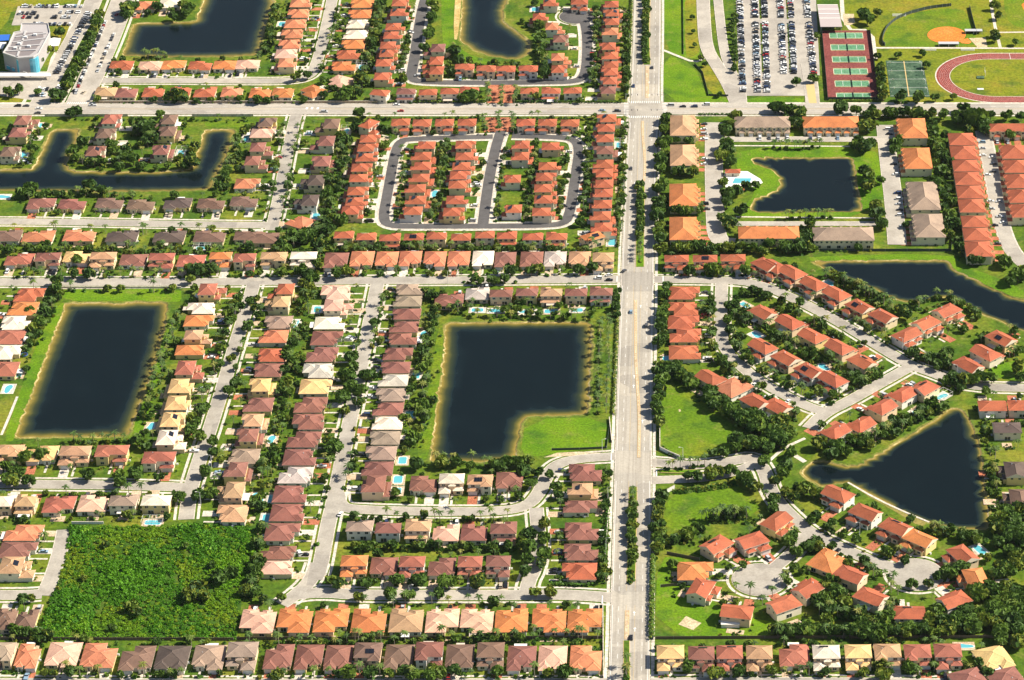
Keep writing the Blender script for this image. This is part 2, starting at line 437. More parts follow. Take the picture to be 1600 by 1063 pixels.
# residential streets, west of the boulevard
road('-20,441 120,441 300,441 480,439 700,438 860,437 985,436', 8.5)
road('-20,346 100,347 250,350 380,352 432,352', 7.5)
road('464,176 460,190 452,225 446,255 438,300 428,345 424,360', 7.5)
road('591,438 586,462 572,532 560,594 547,657 522,782 512,822 500,890 492,906', 7.6)
road('397,441 392,460 380,500 365,547 347,610 330,665 318,700 305,740 296,770 291,812', 7.6)
road('-20,756 60,757 180,758 300,762', 7.5)
road('-20,930 40,930 66,928', 7.5)
road('101,828 94,862 82,900 68,931', 7.5, walk=False)
road('455,931 500,925 560,930 700,930 830,930 885,929 985,936', 8.0)
road('440,945 462,930 486,908 496,880', 7.6)
road('528,770 531,792 560,797 690,800 790,799 826,790 843,770 852,748 866,727 898,717 985,712', 7.2)
road('838,794 843,850 836,890 826,908 822,930', 7)
road('150,126 250,126 380,127 450,127 484,121 494,102 507,57 522,-15', 7.5)
road('-20,1068 300,1069 600,1069 985,1068', 7.5)
road('985,1068 1200,1066 1600,1070', 7.5)
# gated community: dark asphalt
road('770,214 640,217 624,222 617,240 612,266 606,300 598,340 606,354 660,354 755,354 850,353 882,350 890,335 895,303 901,262 905,236 900,220 880,215 800,213', 6.6, 'dark_asphalt', wmat='concrete', gap=.5, ww=2.0)
road('783,205 776,225 766,270 760,308 754,356', 7, 'dark_asphalt', gap=.5, ww=2.0)
road('668,-15 658,20 652,60 646,100 641,124 660,129 760,130 850,129 900,128 913,120 917,100 918,60 914,34 905,24', 7.4, 'dark_asphalt', gap=.5, ww=2.0)
disc(902, 26, 13, 'dark_asphalt')
# east of the boulevard
road('1010,437 1120,438 1175,441 1225,459 1300,497 1350,527 1390,552 1425,572 1465,586 1512,605 1630,607', 7.6)
road('1128,440 1127,466 1125,528 1140,556 1175,588 1215,612 1262,636 1290,644', 7)
road('1428,570 1400,586 1360,608 1325,628 1287,646 1264,670', 7.6)
road('990,722 1025,723 1087,729 1150,720 1178,714 1195,735 1203,764 1216,786 1236,806 1266,833 1320,859 1370,880 1425,896', 7.4)
road('990,752 1040,750 1100,748 1150,738 1185,722', 6.5, walk=False)
road('1262,836 1240,862 1222,878 1192,903', 7)
disc(1187, 906, 14); disc(1432, 898, 14)
road('1116,192 1115,250 1117,330 1120,378 1148,380', 11, 'pale_asphalt', walk=False)
road('1112,218 1200,218 1300,218 1385,218', 7, 'pale_asphalt', walk=False)
road('1383,196 1388,250 1396,310 1402,383', 11, 'pale_asphalt', walk=False, smooth=1)
road('1118,350 1200,350 1300,350 1396,350', 5, 'pale_asphalt', walk=False)
road('1536,205 1546,250 1556,310 1570,370 1590,405 1640,440', 9, 'pale_asphalt', gap=.2, ww=.8)
# north-west avenue, drive of the school and its lots
NWROAD = road('118,172 126,155 150,105 172,55 198,-15', 17, 'pale_asphalt', ww=1.8)
road('60,165 70,145 90,108 112,65 140,18 152,-15', 12, 'pale_asphalt', walk=False)
fill(PP('28,10 128,8 120,38 18,40'), .09, 'pale_asphalt', 'car_park')
# arterial and boulevard last, on top
BLV = chaikin(PP('982,1075 984,1030 986,900 988,797 990,700 992,600 994,532 997,400 1000,300 1004,220 1008,170 1009,120 1011,60 1012,-20'), 1, False)
road(PP('-40,171 400,171 800,171 1100,171 1640,171'), 15.5, 'arterial_asphalt', smooth=0, ww=2.0, gap=1.0)
road(BLV, 19.4, 'boulevard_asphalt', smooth=0, ww=1.7, gap=.9)
mb = MB(); q = PP('984,183 984,161 1034,161 1032,183'); mb.face([(*a, zroad[0] + .012) for a in q], 'asphalt'); mb.build('crossroads', kind='structure')

# lane markings
ZM = zroad[0] + .03
def dashes(mb, line, d, w=.18, on=3.5, off=6.5, mat='white_paint'):
    p = dens(line, .5, False); acc = 0; o = offset_line(p, d)
    for i in range(len(o) - 1):
        L = math.dist(o[i], o[i + 1])
        if acc % (on + off) < on: mb.obox(o[i], o[i + 1], w, ZM - .005, ZM, mat)
        acc += L
def solid(mb, line, d, w, mat): ribbon(mb, line, d - w / 2, d + w / 2, ZM, mat)
def clip(line, y0, y1):
    p = dens(line, 2, False); return [a for a in p if y0 <= a[1] <= y1]
def wy(v): return P(1000, v)[1]
mk = MB()
for a, b in ((1070, 945), (925, 752), (705, 446), (428, 192), (152, -10)):
    s = clip(BLV, wy(a), wy(b))
    for d in (-6.0, 6.0): dashes(mk, s, d)
    for d in (-9.1, 9.1): solid(mk, s, d, .22, 'white_paint')
    for d in (-2.2, 2.2): solid(mk, s, d, .12, 'yellow_paint')
for u0, u1 in ((-30, 100), (140, 440), (480, 970), (1045, 1640)):
    s = dens([P(u0, 171), P(u1, 171)], 4, False)
    for d in (-3.6, 3.6): dashes(mk, s, d)
    solid(mk, s, -.2, .15, 'yellow_paint'); solid(mk, s, .2, .15, 'yellow_paint')
for v in (160.5, 183.5):      # ladder crossings over the boulevard
    for u in np.arange(983, 1033, 3.4):
        c = P(u, v); mk.obox((c[0] - .1, c[1] - 1.5), (c[0] + .25, c[1] + 1.5), .55, ZM - .004, ZM, 'white_paint')
for v in np.arange(163, 181, 2.2):
    for u in (978.5, 1038.5):
        c = P(u, v); mk.obox((c[0] - 1.6, c[1]), (c[0] + 1.6, c[1]), .6, ZM - .004, ZM, 'white_paint')
for u in np.arange(106, 138, 3.2):
    c = P(u, 162); mk.obox((c[0] - .2, c[1] - 1.5), (c[0] + .3, c[1] + 1.5), .6, ZM - .004, ZM, 'white_paint')
def arrow(u, v, s=1):
    x, y = P(u, v); mk.obox((x, y - 1.6), (x, y + .8), .35, ZM - .004, ZM + .002, 'white_paint')
    mk.face([(x - .8, y + .8 * s, ZM), (x + .8, y + .8 * s, ZM), (x, y + 2.2 * s, ZM)], 'white_paint')
for u, v in ((991, 590), (990, 605), (992, 560), (1014, 150), (1014, 130), (991, 960), (992, 985), (1004, 660), (1001, 480)): arrow(u, v)
for u in (481, 489, 498):
    x, y = P(u, 170); mk.obox((x - .7, y - 1.5), (x - .5, y + 1.5), 1.5, ZM - .003, ZM + .003, 'white_paint')
for u, v, a in ((941, 938, 1), (955, 715, 1), (964, 437, 1), (1026, 740, 1), (1036, 437, 1)):
    c = P(u, v); mk.obox((c[0], c[1] - 3.5), (c[0], c[1] + 3.5), .6, ZM - .003, ZM + .004, 'white_paint')
mk.build('road_markings', kind='structure')

# medians of the boulevard
def median(line, w, mat, name='median', zt=None):
    zt = zroad[0] + .15
    p = PP(line); p = chaikin(p, 2, False); mb = MB()
    a = offset_line(p, -w / 2); b = offset_line(p, w / 2); c = offset_line(p, -w / 2 + .25); d = offset_line(p, w / 2 - .25)
    z0 = .1
    for i in range(len(p) - 1):
        mb.face([(*a[i], z0), (*a[i + 1], z0), (*a[i + 1], zt), (*a[i], zt)], 'yellow_paint'); mb.face([(*b[i], z0), (*b[i + 1], z0), (*b[i + 1], zt), (*b[i], zt)], 'yellow_paint')
        mb.face([(*a[i], zt), (*a[i + 1], zt), (*c[i + 1], zt), (*c[i], zt)], 'yellow_paint'); mb.face([(*d[i], zt), (*d[i + 1], zt), (*b[i + 1], zt), (*b[i], zt)], 'yellow_paint')
        mb.face([(*c[i], zt + .02), (*c[i + 1], zt + .02), (*d[i + 1], zt + .02), (*d[i], zt + .02)], mat)
    for e in (0, -1): mb.face([(*a[e], z0), (*b[e], z0), (*b[e], zt), (*a[e], zt)], 'yellow_paint')
    mb.build(name, kind='structure')
median('980,1075 979,1040 979,1002', 3.2, 'yard_grass'); median('979,1000 980,955', 2.2, 'tan_paving')
median('986,910 987,860 989,800 989,762', 4.6, 'yard_grass')
median('998,716 999,650 997,620 995,590 993,560 993,470', 1.6, 'tan_paving')
median('1000,418 1000,370 1001,330 1001,292', 5.2, 'lawn_grass')
median('1006,284 1008,262 1007,240 1004,215 1004,190', 1.5, 'tan_paving')
median('1011,154 1011,125 1011,104', 2.0, 'tan_paving'); median('1011,102 1009,60 1010,20 1012,-20', 5.0, 'yard_grass')
median('1027,737 1060,738 1090,737', 3, 'lawn_grass')

# ------------------------------------------------------------------ lawns, paths and other flat surfaces
zl = [.02]
def lawn(s, mat='lawn_grass', name='lawn', smooth=1):
    zl[0] += .0012; p = PP(s)
    if smooth: p = chaikin(p, smooth)
    return fill(p, zl[0], mat, name, holes=[offset_line(q, -.02, True) for q in LAKEP.values()])
lawn('95,449 283,449 284,472 266,472 200,471 170,470 100,471')
lawn('822,655 950,652 952,700 905,703 850,712 812,715')
lawn('1035,602 1052,598 1085,622 1140,650 1150,700 1120,712 1070,718 1030,708', 'park_grass')
lawn('1040,775 1100,764 1150,756 1170,775 1195,800 1110,820 1035,832', 'park_grass')
lawn('1027,870 1075,872 1085,900 1130,960 1330,990 1190,996 1024,995')
lawn('1036,-20 1094,-20 1096,82 1083,95 1036,78', 'lawn_grass'); lawn('1070,-20 1094,-20 1096,80 1080,92 1070,85', 'field_grass')
lawn('1036,84 1085,100 1103,150 1138,152 1140,163 1036,162'); lawn('1090,100 1122,106 1136,140 1138,150 1110,150', 'field_grass')
lawn('1165,152 1256,152 1255,163 1168,163'); lawn('1290,157 1372,157 1385,163 1294,163')
lawn('1152,228 1365,230 1378,260 1382,340 1150,342 1155,330 1180,305 1175,290 1150,270', 'lawn_grass')
lawn('1262,400 1485,396 1505,415 1600,450 1600,470 1525,442 1490,424 1480,409 1268,410')
lawn('1315,-20 1640,-20 1640,163 1375,163 1366,90 1360,48 1320,48', 'field_grass')
lawn('1380,68 1384,48 1408,27 1450,16 1486,13 1511,17 1526,57 1522,74 1384,73', 'park_grass')
lawn('1566,-20 1640,-20 1640,46 1590,44 1572,30', 'park_grass')
lawn('1484,122 1490,108 1512,97 1545,94 1640,93 1640,152 1540,152 1505,146 1490,135', 'field_grass')
lawn('1530,115 1580,108 1600,112 1600,132 1560,138', 'dry_grass')
lawn('1445,14 1500,0', 'field_grass') if False else None
lawn('305,206 312,192 395,190 392,200 375,206 355,258 340,290 322,300 372,203 318,203', 'park_grass') if False else None
lawn('20,690 5,690 22,640 70,500 95,474 102,474 75,545 22,684', 'lawn_grass'); lawn('201,684 240,590 262,500 275,500 245,600 222,690', 'lawn_grass')
lawn('672,720 690,570 694,510 684,510 665,640 648,718', 'park_grass')
lawn('1535,580 1560,570 1600,560 1600,596 1560,592', 'lawn_grass')
lawn('1330,750 1410,790 1450,815 1440,825 1400,800 1345,770', 'dry_grass')
lawn('690,-20 712,-20 706,62 730,85 756,92 790,98 740,100 700,85 690,60', 'lawn_grass'); lawn('712,-20 722,-20 716,62 708,62', 'sand', 'sandy_strip')
lawn('0,-20 130,-20 122,5 20,12 10,40 -20,60', 'field_grass'); lawn('80,42 118,40 92,82 80,84', 'field_grass')
lawn('-20,135 55,118 75,118 40,162 -20,164', 'field_grass')
lawn('172,35 206,34 188,88 168,90', 'lawn_grass')
lawn('318,190 395,188 398,200 372,202 368,198 322,199', 'park_grass')
SCRUB = '112,824 400,822 404,850 380,920 372,985 368,1000 80,1000 66,985 82,935 100,880'
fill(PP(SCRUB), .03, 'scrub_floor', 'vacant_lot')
def path(s, w=1.8, mat='concrete', name='path', smooth=1, z=None):
    p = PP(s)
    if smooth: p = chaikin(p, smooth, False)
    zl[0] += .0012; mb = MB(); ribbon(mb, p, -w / 2, w / 2, .045 + zl[0] * .2, mat); mb.build(name, kind='structure')
path('1035,78 1055,86 1085,98 1100,92 1106,84', 2.4)
path('1314,-20 1318,46 1362,47 1368,92', 3); path('1366,75 1450,75 1640,76', 2.4); path('1545,-20 1552,30 1563,75', 2.2); path('1560,51 1640,50', 2)
path('1128,228 1200,228 1330,229', 1.5); path('1150,339 1250,340 1382,341', 1.5)
path('1325,754 1370,780 1420,803 1452,816', 1.2); path('1200,722 1225,700 1258,685', 2); path('1242,712 1258,722', 3)
path('2,680 15,650 27,620', 1.5); path('95,451 283,450', 1.5)
# school queue lanes and the large car park
road('1098,-20 1100,40 1104,78 1122,105 1140,135 1152,164', 9, 'pale_asphalt', walk=False, smooth=2, name='access_lane')
road('1120,-20 1126,40 1132,85 1142,110 1158,140 1160,164', 6, 'pale_asphalt', walk=False, smooth=2, name='access_lane')
fill(PP('1146,-20 1274,-20 1281,118 1262,118 1262,150 1166,150 1150,120'), .115, 'pale_asphalt', 'car_park')
road('1262,100 1268,135 1270,166', 9, 'pale_asphalt', walk=False, name='access_lane')
mb = MB(); q = PP('1259,132 1272,132 1276,162 1264,162'); mb.face([(*a, zroad[0] + .03) for a in q], 'yellow_paint'); mb.build('painted_island', kind='structure')
fill(PP('0,112 80,112 60,158 0,150'), .06, 'pale_asphalt', 'forecourt')
# red brick gateways either side of the arterial
for s in ('758,184 800,184 804,207 756,207', '762,132 806,132 802,162 760,162'): fill(PP(s), .2, 'brick_paving', 'brick_gateway')
#STRUCT_END

# ------------------------------------------------------------------ houses
ROOFC = {'s': (.51, .185, .095), 'r': (.375, .104, .05), 'o': (.52, .18, .062), 'b': (.165, .098, .07), 'm': (.225, .094, .07), 'p': (.60, .35, .25),
         't': (.46, .27, .15), 'y': (.62, .40, .175), 'w': (.72, .61, .47), 'g': (.31, .225, .165), 'k': (.10, .07, .058), 'c': (.34, .115, .075), 'h': (.48, .41, .35)}
ROOFN = {'s': 'salmon', 'r': 'terracotta', 'o': 'orange', 'b': 'brown', 'm': 'maroon-brown', 'p': 'pale pink', 't': 'tan', 'y': 'sandy yellow',
         'w': 'cream', 'g': 'grey-brown', 'k': 'dark brown', 'c': 'rose-red', 'h': 'pale grey'}
WALLC = [(.74, .60, .38), (.78, .70, .54), (.76, .58, .26), (.74, .55, .36), (.76, .72, .64), (.70, .62, .48)]
ORD = 'first second third fourth fifth sixth seventh eighth ninth tenth eleventh twelfth thirteenth fourteenth fifteenth sixteenth seventeenth eighteenth nineteenth twentieth twenty-first twenty-second twenty-third twenty-fourth twenty-fifth'.split()

# window, doors: shared meshes of unit size, scaled per house
mb = MB(); mb.box(-.5, .5, -.05, 0, -.5, .5, 'white_trim'); mb.face([(-.46, -.06, -.45), (-.015, -.06, -.45), (-.015, -.06, .45), (-.46, -.06, .45)], 'glass'); mb.face([(.02, -.06, -.45), (.46, -.06, -.45), (.46, -.06, .45), (.02, -.06, .45)], 'glass')
WINDOW = mb.mesh('window')
mb = MB(); mb.box(-.5, .5, -.06, 0, 0, 1, 'white_trim'); [mb.face([(-.47, -.075, z), (.47, -.075, z), (.47, -.075, z + .2), (-.47, -.075, z + .2)], 'light_metal') for z in (.03, .27, .51, .75)]
GARAGE = mb.mesh('garage_door')
mb = MB(); mb.box(-.5, .5, -.05, 0, 0, 1, 'white_trim'); mb.face([(-.4, -.06, .02), (.4, -.06, .02), (.4, -.06, .93), (-.4, -.06, .93)], 'trunk')
DOOR = mb.mesh('front_door')

mb = MB(); mb.box(-.5, .5, -.45, .45, 0, 1.0, 'light_metal'); mb.box(-.4, .4, -.36, .36, 1.0, 1.05, 'metal'); AIRUNIT = mb.mesh('air_unit')
mb = MB(); mb.face([(-.5, -1, .075), (.5, -1, .075), (.5, 0, .075), (-.5, 0, .075)], 'concrete'); ENTRY = mb.mesh('entry_path')
class Proto:
    """one house plan, front towards -Y, 13 wide and 17 deep; ref is the middle of the main roof"""
    def __init__(s, storeys): s.st = storeys; s.wall = MB(); s.roof = MB(); s.low = []; s.win = []; s.gar = None; s.door = None; s.ref = (0, 0, 4)
    def block(s, x0, x1, y0, y1, h, low=False, gable='', pitch=.42, over=.55):
        s.wall.box(x0, x1, y0, y1, 0, h, 'stucco', top=False)
        t = s.roof
        if low: t = MB(); s.low.append(t)
        t.roof(x0, x1, y0, y1, h, pitch, over, gable)
    def windows(s, spec):
        for x, y, z, a, w, h in spec: s.win.append((x, y, z, R(a), w, h))
    def done(s, mirror):
        for b in (s.wall, s.roof, *s.low):
            if mirror: b.v = [(-x, y, z) for x, y, z in b.v]; b.f = [tuple(reversed(f)) for f in b.f]
        k = -1 if mirror else 1
        s.win = [(k * x, y, z, a * k, w, h) for x, y, z, a, w, h in s.win]
        if s.gar: s.gar = (k * s.gar[0], *s.gar[1:])
        if s.door: s.door = (k * s.door[0], *s.door[1:])
        s.wallm = s.wall.mesh('wall'); s.roofm = s.roof.mesh('roof'); s.lowm = [b.mesh('lower_roof') for b in s.low]
        return s
W2, W1 = 4.6, 1.55
def plan_a(m):      # one storey: wide hip, garage wing and a small entry hip towards the street
    p = Proto(1); p.block(-6.5, 6.5, -4.5, 8.5, 3.1); p.block(-6.45, -.6, -8.5, 0, 3.05); p.block(1.4, 5.0, -6.2, 0, 3.25, over=.4)
    p.gar = (-3.5, -8.5, 4.6, 2.3); p.door = (3.2, -6.2, 1.5, 2.4)
    p.windows([(5.8, -4.5, 1.5, 0, 1.0, 1.4), (.4, -4.5, 1.5, 0, 1.2, 1.4), (6.5, 0, 1.5, 90, 1.6, 1.3), (6.5, 5, 1.5, 90, 1.6, 1.3), (-3, 8.5, 1.3, 180, 2.6, 2.1), (2.6, 8.5, 1.5, 180, 1.8, 1.3), (-6.5, 3, 1.5, -90, 1.6, 1.3)])
    p.ref = (0, 0, 4.2); return p.done(m)
def plan_b(m):      # one storey: deep hip with an L at the back, cross hip over the garage
    p = Proto(1); p.block(-6.5, 6.5, -6.5, 4.5, 3.1); p.block(-6.45, 1.5, 0, 8.5, 3.06); p.block(.8, 6.45, -8.5, -2, 3.04); p.block(-4.8, -1.6, -7.9, -3, 3.25, over=.4)
    p.gar = (3.6, -8.5, 4.6, 2.3); p.door = (-3.2, -7.9, 1.5, 2.4)
    p.windows([(-5.7, -6.5, 1.5, 0, .9, 1.4), (6.5, -1, 1.5, 90, 1.6, 1.3), (6.5, 3, 1.5, 90, 1.6, 1.3), (-2.5, 8.5, 1.5, 180, 2.2, 1.4), (4.2, 4.5, 1.2, 180, 2.6, 2.1), (-6.5, -2, 1.5, -90, 1.6, 1.3), (-6.5, 5, 1.5, -90, 1.6, 1.3)])
    p.ref = (0, 0, 4.2); return p.done(m)
def plan_c(m):      # one storey: plain deep hip with twin front hips
    p = Proto(1); p.block(-6.5, 6.5, -5.5, 8.5, 3.1, pitch=.4); p.block(-6.2, -1.0, -8.5, -1, 3.02); p.block(1.2, 6.2, -7.2, -1, 3.05)
    p.gar = (-3.6, -8.5, 4.4, 2.3); p.door = (.1, -5.5, 1.3, 2.4)
    p.windows([(3.7, -7.2, 1.5, 0, 2.2, 1.4), (6.5, 1, 1.5, 90, 1.6, 1.3), (6.5, 5.5, 1.5, 90, 1.6, 1.3), (0, 8.5, 1.2, 180, 3.2, 2.1), (-4.5, 8.5, 1.5, 180, 1.5, 1.3), (4.4, 8.5, 1.5, 180, 1.5, 1.3), (-6.5, 2, 1.5, -90, 1.6, 1.3)])
    p.ref = (0, 0, 4.2); return p.done(m)
def plan_d(m):      # two storeys at the back, single storey garage and porch in front
    p = Proto(2); p.block(-6.2, 6.2, -2.5, 7.5, 5.9); p.block(-6.15, -.8, -8.5, -2.4, 3.0, True); p.block(1.4, 6.1, -5.6, -2.4, 3.0, True); p.block(-1.2, 2.0, -4.2, -2.45, 5.0, True, over=.35)
    p.gar = (-3.5, -8.5, 4.4, 2.2); p.door = (.5, -4.2, 1.4, 2.4)
    p.windows([(-4.2, -2.5, W2, 0, 1.7, 1.3), (3.6, -2.5, W2, 0, 1.7, 1.3), (3.8, -5.6, W1, 0, 1.8, 1.4), (6.2, .6, W2, 90, 1.4, 1.3), (6.2, 5, W2, 90, 1.4, 1.3), (6.2, 3, W1, 90, 1.4, 1.3), (-6.2, 2, W2, -90, 1.4, 1.3),
               (-4, 7.5, W2, 180, 1.6, 1.3), (0, 7.5, W2, 180, 1.2, 1.2), (4, 7.5, W2, 180, 1.6, 1.3), (-2.2, 7.5, 1.3, 180, 2.8, 2.1), (3.2, 7.5, W1, 180, 1.6, 1.3)])
    p.ref = (0, 2.5, 6.6); return p.done(m)
def plan_e(m):      # two storeys, full width lower roof at the back over a terrace, cross hip in front
    p = Proto(2); p.block(-6.2, 6.2, -4.5, 5.5, 5.9); p.block(-6.1, -1.0, -6.8, 0, 5.85); p.block(-6.1, 4.8, 5.4, 8.5, 2.9, True, pitch=.3); p.block(1.2, 6.1, -7.2, -4.4, 3.0, True)
    p.gar = (3.6, -7.2, 4.4, 2.2); p.door = (.1, -4.5, 1.4, 2.4)
    p.windows([(-3.6, -6.8, W2, 0, 1.8, 1.3), (-3.6, -6.8, W1, 0, 1.8, 1.4), (3.6, -4.5, W2, 0, 1.8, 1.3), (6.2, -1, W2, 90, 1.4, 1.3), (6.2, 3, W2, 90, 1.4, 1.3), (6.2, 1, W1, 90, 1.4, 1.3), (-6.2, 0, W2, -90, 1.4, 1.3),
               (-3.5, 5.5, W2, 180, 1.6, 1.3), (.5, 5.5, W2, 180, 1.6, 1.3), (4, 5.5, W2, 180, 1.6, 1.3), (-2.4, 8.5, 1.3, 180, 3.2, 2.0), (2.4, 8.5, 1.3, 180, 2.4, 2.0)])
    p.ref = (0, .5, 6.6); return p.done(m)
def plan_f(m):      # narrow two storey hip of the gated streets, low garage roof and bay in front
    p = Proto(2); p.block(-6.0, 6.0, -4.0, 6.5, 5.7, pitch=.4); p.block(-5.9, .2, -7.0, -3.9, 2.95, True); p.block(1.8, 5.2, -5.4, -3, 5.65, over=.4)
    p.gar = (-2.9, -7.0, 4.4, 2.2); p.door = (1.0, -4.0, 1.2, 2.4)
    p.windows([(-2.6, -4.0, W2, 0, 1.8, 1.3), (3.5, -5.4, W2, 0, 1.6, 1.3), (3.5, -5.4, W1, 0, 1.6, 1.4), (6.0, 0, W2, 90, 1.3, 1.2), (6.0, 4, W2, 90, 1.3, 1.2), (-6.0, 1, W2, -90, 1.3, 1.2),
               (-3.4, 6.5, W2, 180, 1.6, 1.3), (3.2, 6.5, W2, 180, 1.6, 1.3), (-2, 6.5, 1.3, 180, 2.8, 2.0), (3, 6.5, W1, 180, 1.6, 1.3)])
    p.ref = (0, 1.2, 6.5); return p.done(m)
def plan_g(m):      # gable-ended house of the eastern closes
    p = Proto(2); p.block(-6.3, 6.3, -4.2, 5.5, 4.9, gable='b' if not m else 'b', pitch=.40); p.block(-5.6, -.6, -7.4, -4.1, 2.95, True); p.block(1.6, 5.2, -5.8, -3.5, 3.0, True)
    p.gar = (-3.1, -7.4, 4.2, 2.2); p.door = (.6, -4.2, 1.3, 2.4)
    p.windows([(-3, -4.2, 4.0, 0, 1.6, 1.1), (3.6, -5.8, W1, 0, 1.6, 1.3), (3.8, -4.2, 4.0, 0, 1.4, 1.0), (6.3, -1.5, 3.9, 90, 1.2, 1.2), (6.3, 2.5, 3.9, 90, 1.2, 1.2), (-6.3, 1, 3.9, -90, 1.3, 1.2),
               (-3.4, 5.5, 4.0, 180, 1.5, 1.1), (3.2, 5.5, 4.0, 180, 1.5, 1.1), (0, 5.5, 1.3, 180, 3.0, 2.0)])
    p.ref = (0, .6, 5.6); return p.done(m)
PL = {k: (f(False), f(True)) for k, f in dict(a=plan_a, b=plan_b, c=plan_c, d=plan_d, e=plan_e, f=plan_f, g=plan_g).items()}

HOUSES = []          # (x, y, radius) and info, for plants and cars
HRECT = []
mbd = {}
for m_ in ('concrete', 'brick_paving', 'tan_paving'):
    mb = MB(); mb.face([(-.5, -1, .085), (.5, -1, .085), (.5, 0, .085), (-.5, 0, .085)], m_); mbd[m_] = mb.mesh('driveway')
mb = MB(); mb.box(-.5, .5, 0, 1, .05, .12, 'tan_paving'); PATIO = mb.mesh('patio')
mb = MB(); mb.face([(-.5, 0, 2.5), (.5, 0, 2.5), (.5, 1, 2.35), (-.5, 1, 2.35)], 'painted'); mb.face([(-.5, 1, 2.2), (.5, 1, 2.2), (.5, 1, 2.35), (-.5, 1, 2.35)], 'painted')
for x in (-.46, 0, .46): mb.box(x - .012, x + .012, .93, .96, 0, 2.34, 'painted')
COVER = mb.mesh('patio_cover')
mb = MB(); [mb.box(-2.1 + i * 1.45, -.75 + i * 1.45, -1.3, 1.3, 0, .1, 'solar') for i in range(3)]
SOLAR = mb.mesh('solar_panel')

def house(x, y, rot, plan, mirror, col, sx, sy, label, group, rng, drive=None, wall=None, short='', zl_=1.0, cover=None, brick=3):
    p = PL[plan][1 if mirror else 0]
    c = math.cos(rot); s = math.sin(rot)
    rx, ry = p.ref[0] * sx, p.ref[1] * sy
    x -= c * rx - s * ry; y -= s * rx + c * ry
    root = link('house' if p.st == 2 else 'bungalow', None, loc=(x, y, 0), rot=rot, label=label, cat='house' if p.st == 2 else 'bungalow', group=group)
    base = ROOFC[col]; j = rng.uniform(.9, 1.1)
    rc = tuple(min(.9, b * j * rng.uniform(.96, 1.04)) for b in base)
    wc = wall or rng.choice(WALLC)
    S = (sx, sy, zl_)
    link('wall', p.wallm, root, colour=wc, scale=S); link('roof', p.roofm, root, colour=rc, scale=S)
    for lm in p.lowm: link('lower_roof', lm, root, colour=rc, scale=S)
    for wx, wy_, wz, a, w, h in p.win:
        o = link('window', WINDOW, root, loc=(wx * sx, wy_ * sy, wz * zl_), rot=a, scale=(w * 1.15, 1, h * 1.15))
    gx, gy, gw, gh = p.gar; link('garage_door', GARAGE, root, loc=(gx * sx, gy * sy, 0), scale=(gw, 1, gh))
    dx, dy_, dw, dh = p.door; link('front_door', DOOR, root, loc=(dx * sx, dy_ * sy, 0), scale=(dw * .8, 1, dh))
    if cover is None: cover = rng.random() < .22
    if cover: link('patio_cover', COVER, root, loc=(rng.uniform(-1.5, 1.5) * sx, (8.5 if p.st == 1 else {'d': 7.5, 'e': 8.5, 'f': 6.5, 'g': 5.5}[plan]) * sy, 0), scale=(rng.uniform(4, 7), rng.uniform(2.4, 3.6), 1), colour=rng.choice([(.8, .78, .74), (.78, .74, .66), (.6, .5, .4)]))
    if p.st == 2 and rng.random() < .16:
        y0, d, ev = {'d': (-2.5, 10, 5.9), 'e': (-4.5, 10, 5.9), 'f': (-4, 10.5, 5.7), 'g': (-4.2, 9.7, 4.9)}[plan]
        k = 1 if rng.random() < .5 else -1; yy = y0 + d / 2 - k * d * .24; pt = math.atan(.42 * zl_ / sy) * k
        o = link('solar_panel', SOLAR, root, loc=(rng.uniform(-1.5, 1.5), yy * sy, (ev + .42 * (d * .26 + .55) + .16) * zl_)); o.rotation_euler = (pt, 0, 0)
    sd_ = rng.choice([-1, 1]); link('air_unit', AIRUNIT, root, loc=(sd_ * 7.1 * sx, rng.uniform(-2, 5) * sy, 0))
    if rng.random() < .6: link('roof_vent', AIRUNIT, root, loc=(rng.uniform(-3, 3) * sx, (p.ref[1] + rng.uniform(-2.0, 2.0)) * sy, (5.9 if p.st == 2 else 3.1) * zl_ + 1.0), scale=(.4, .4, .9))
    hw, hd = 6.7 * sx, 8.7 * sy
    HRECT.append((x, y, c, s, hw, hd))
    fx, fy = gx * sx, gy * sy
    W = lambda lx, ly: (x + c * lx - s * ly, y + s * lx + c * ly)
    L = 9.0 if drive is None else drive
    dm = rng.choices(['concrete', 'brick_paving', 'tan_paving'], [4, brick, 3])[0]
    if L > 0: link('driveway', mbd[dm], None, loc=(*W(fx, fy + .3), rng.uniform(-.01, .01)), rot=rot, scale=(5.2, L, 1), kind='structure')
    link('entry_path', ENTRY, None, loc=(*W(dx * sx, dy_ * sy), 0), rot=rot, scale=(1.3, max(3, 8.5 * sy + dy_ * sy + 7), 1), kind='structure')
    if rng.random() < .65: link('patio', PATIO, None, loc=W(rng.uniform(-2, 2), hd - .6), rot=rot, scale=(rng.uniform(5, 9), rng.uniform(3, 5), 1), kind='structure')
    HOUSES.append(dict(x=x, y=y, rot=rot, hw=hw, hd=hd, W=W, fx=fx, fy=fy, L=L, short=short, st=p.st, root=root))
    return root

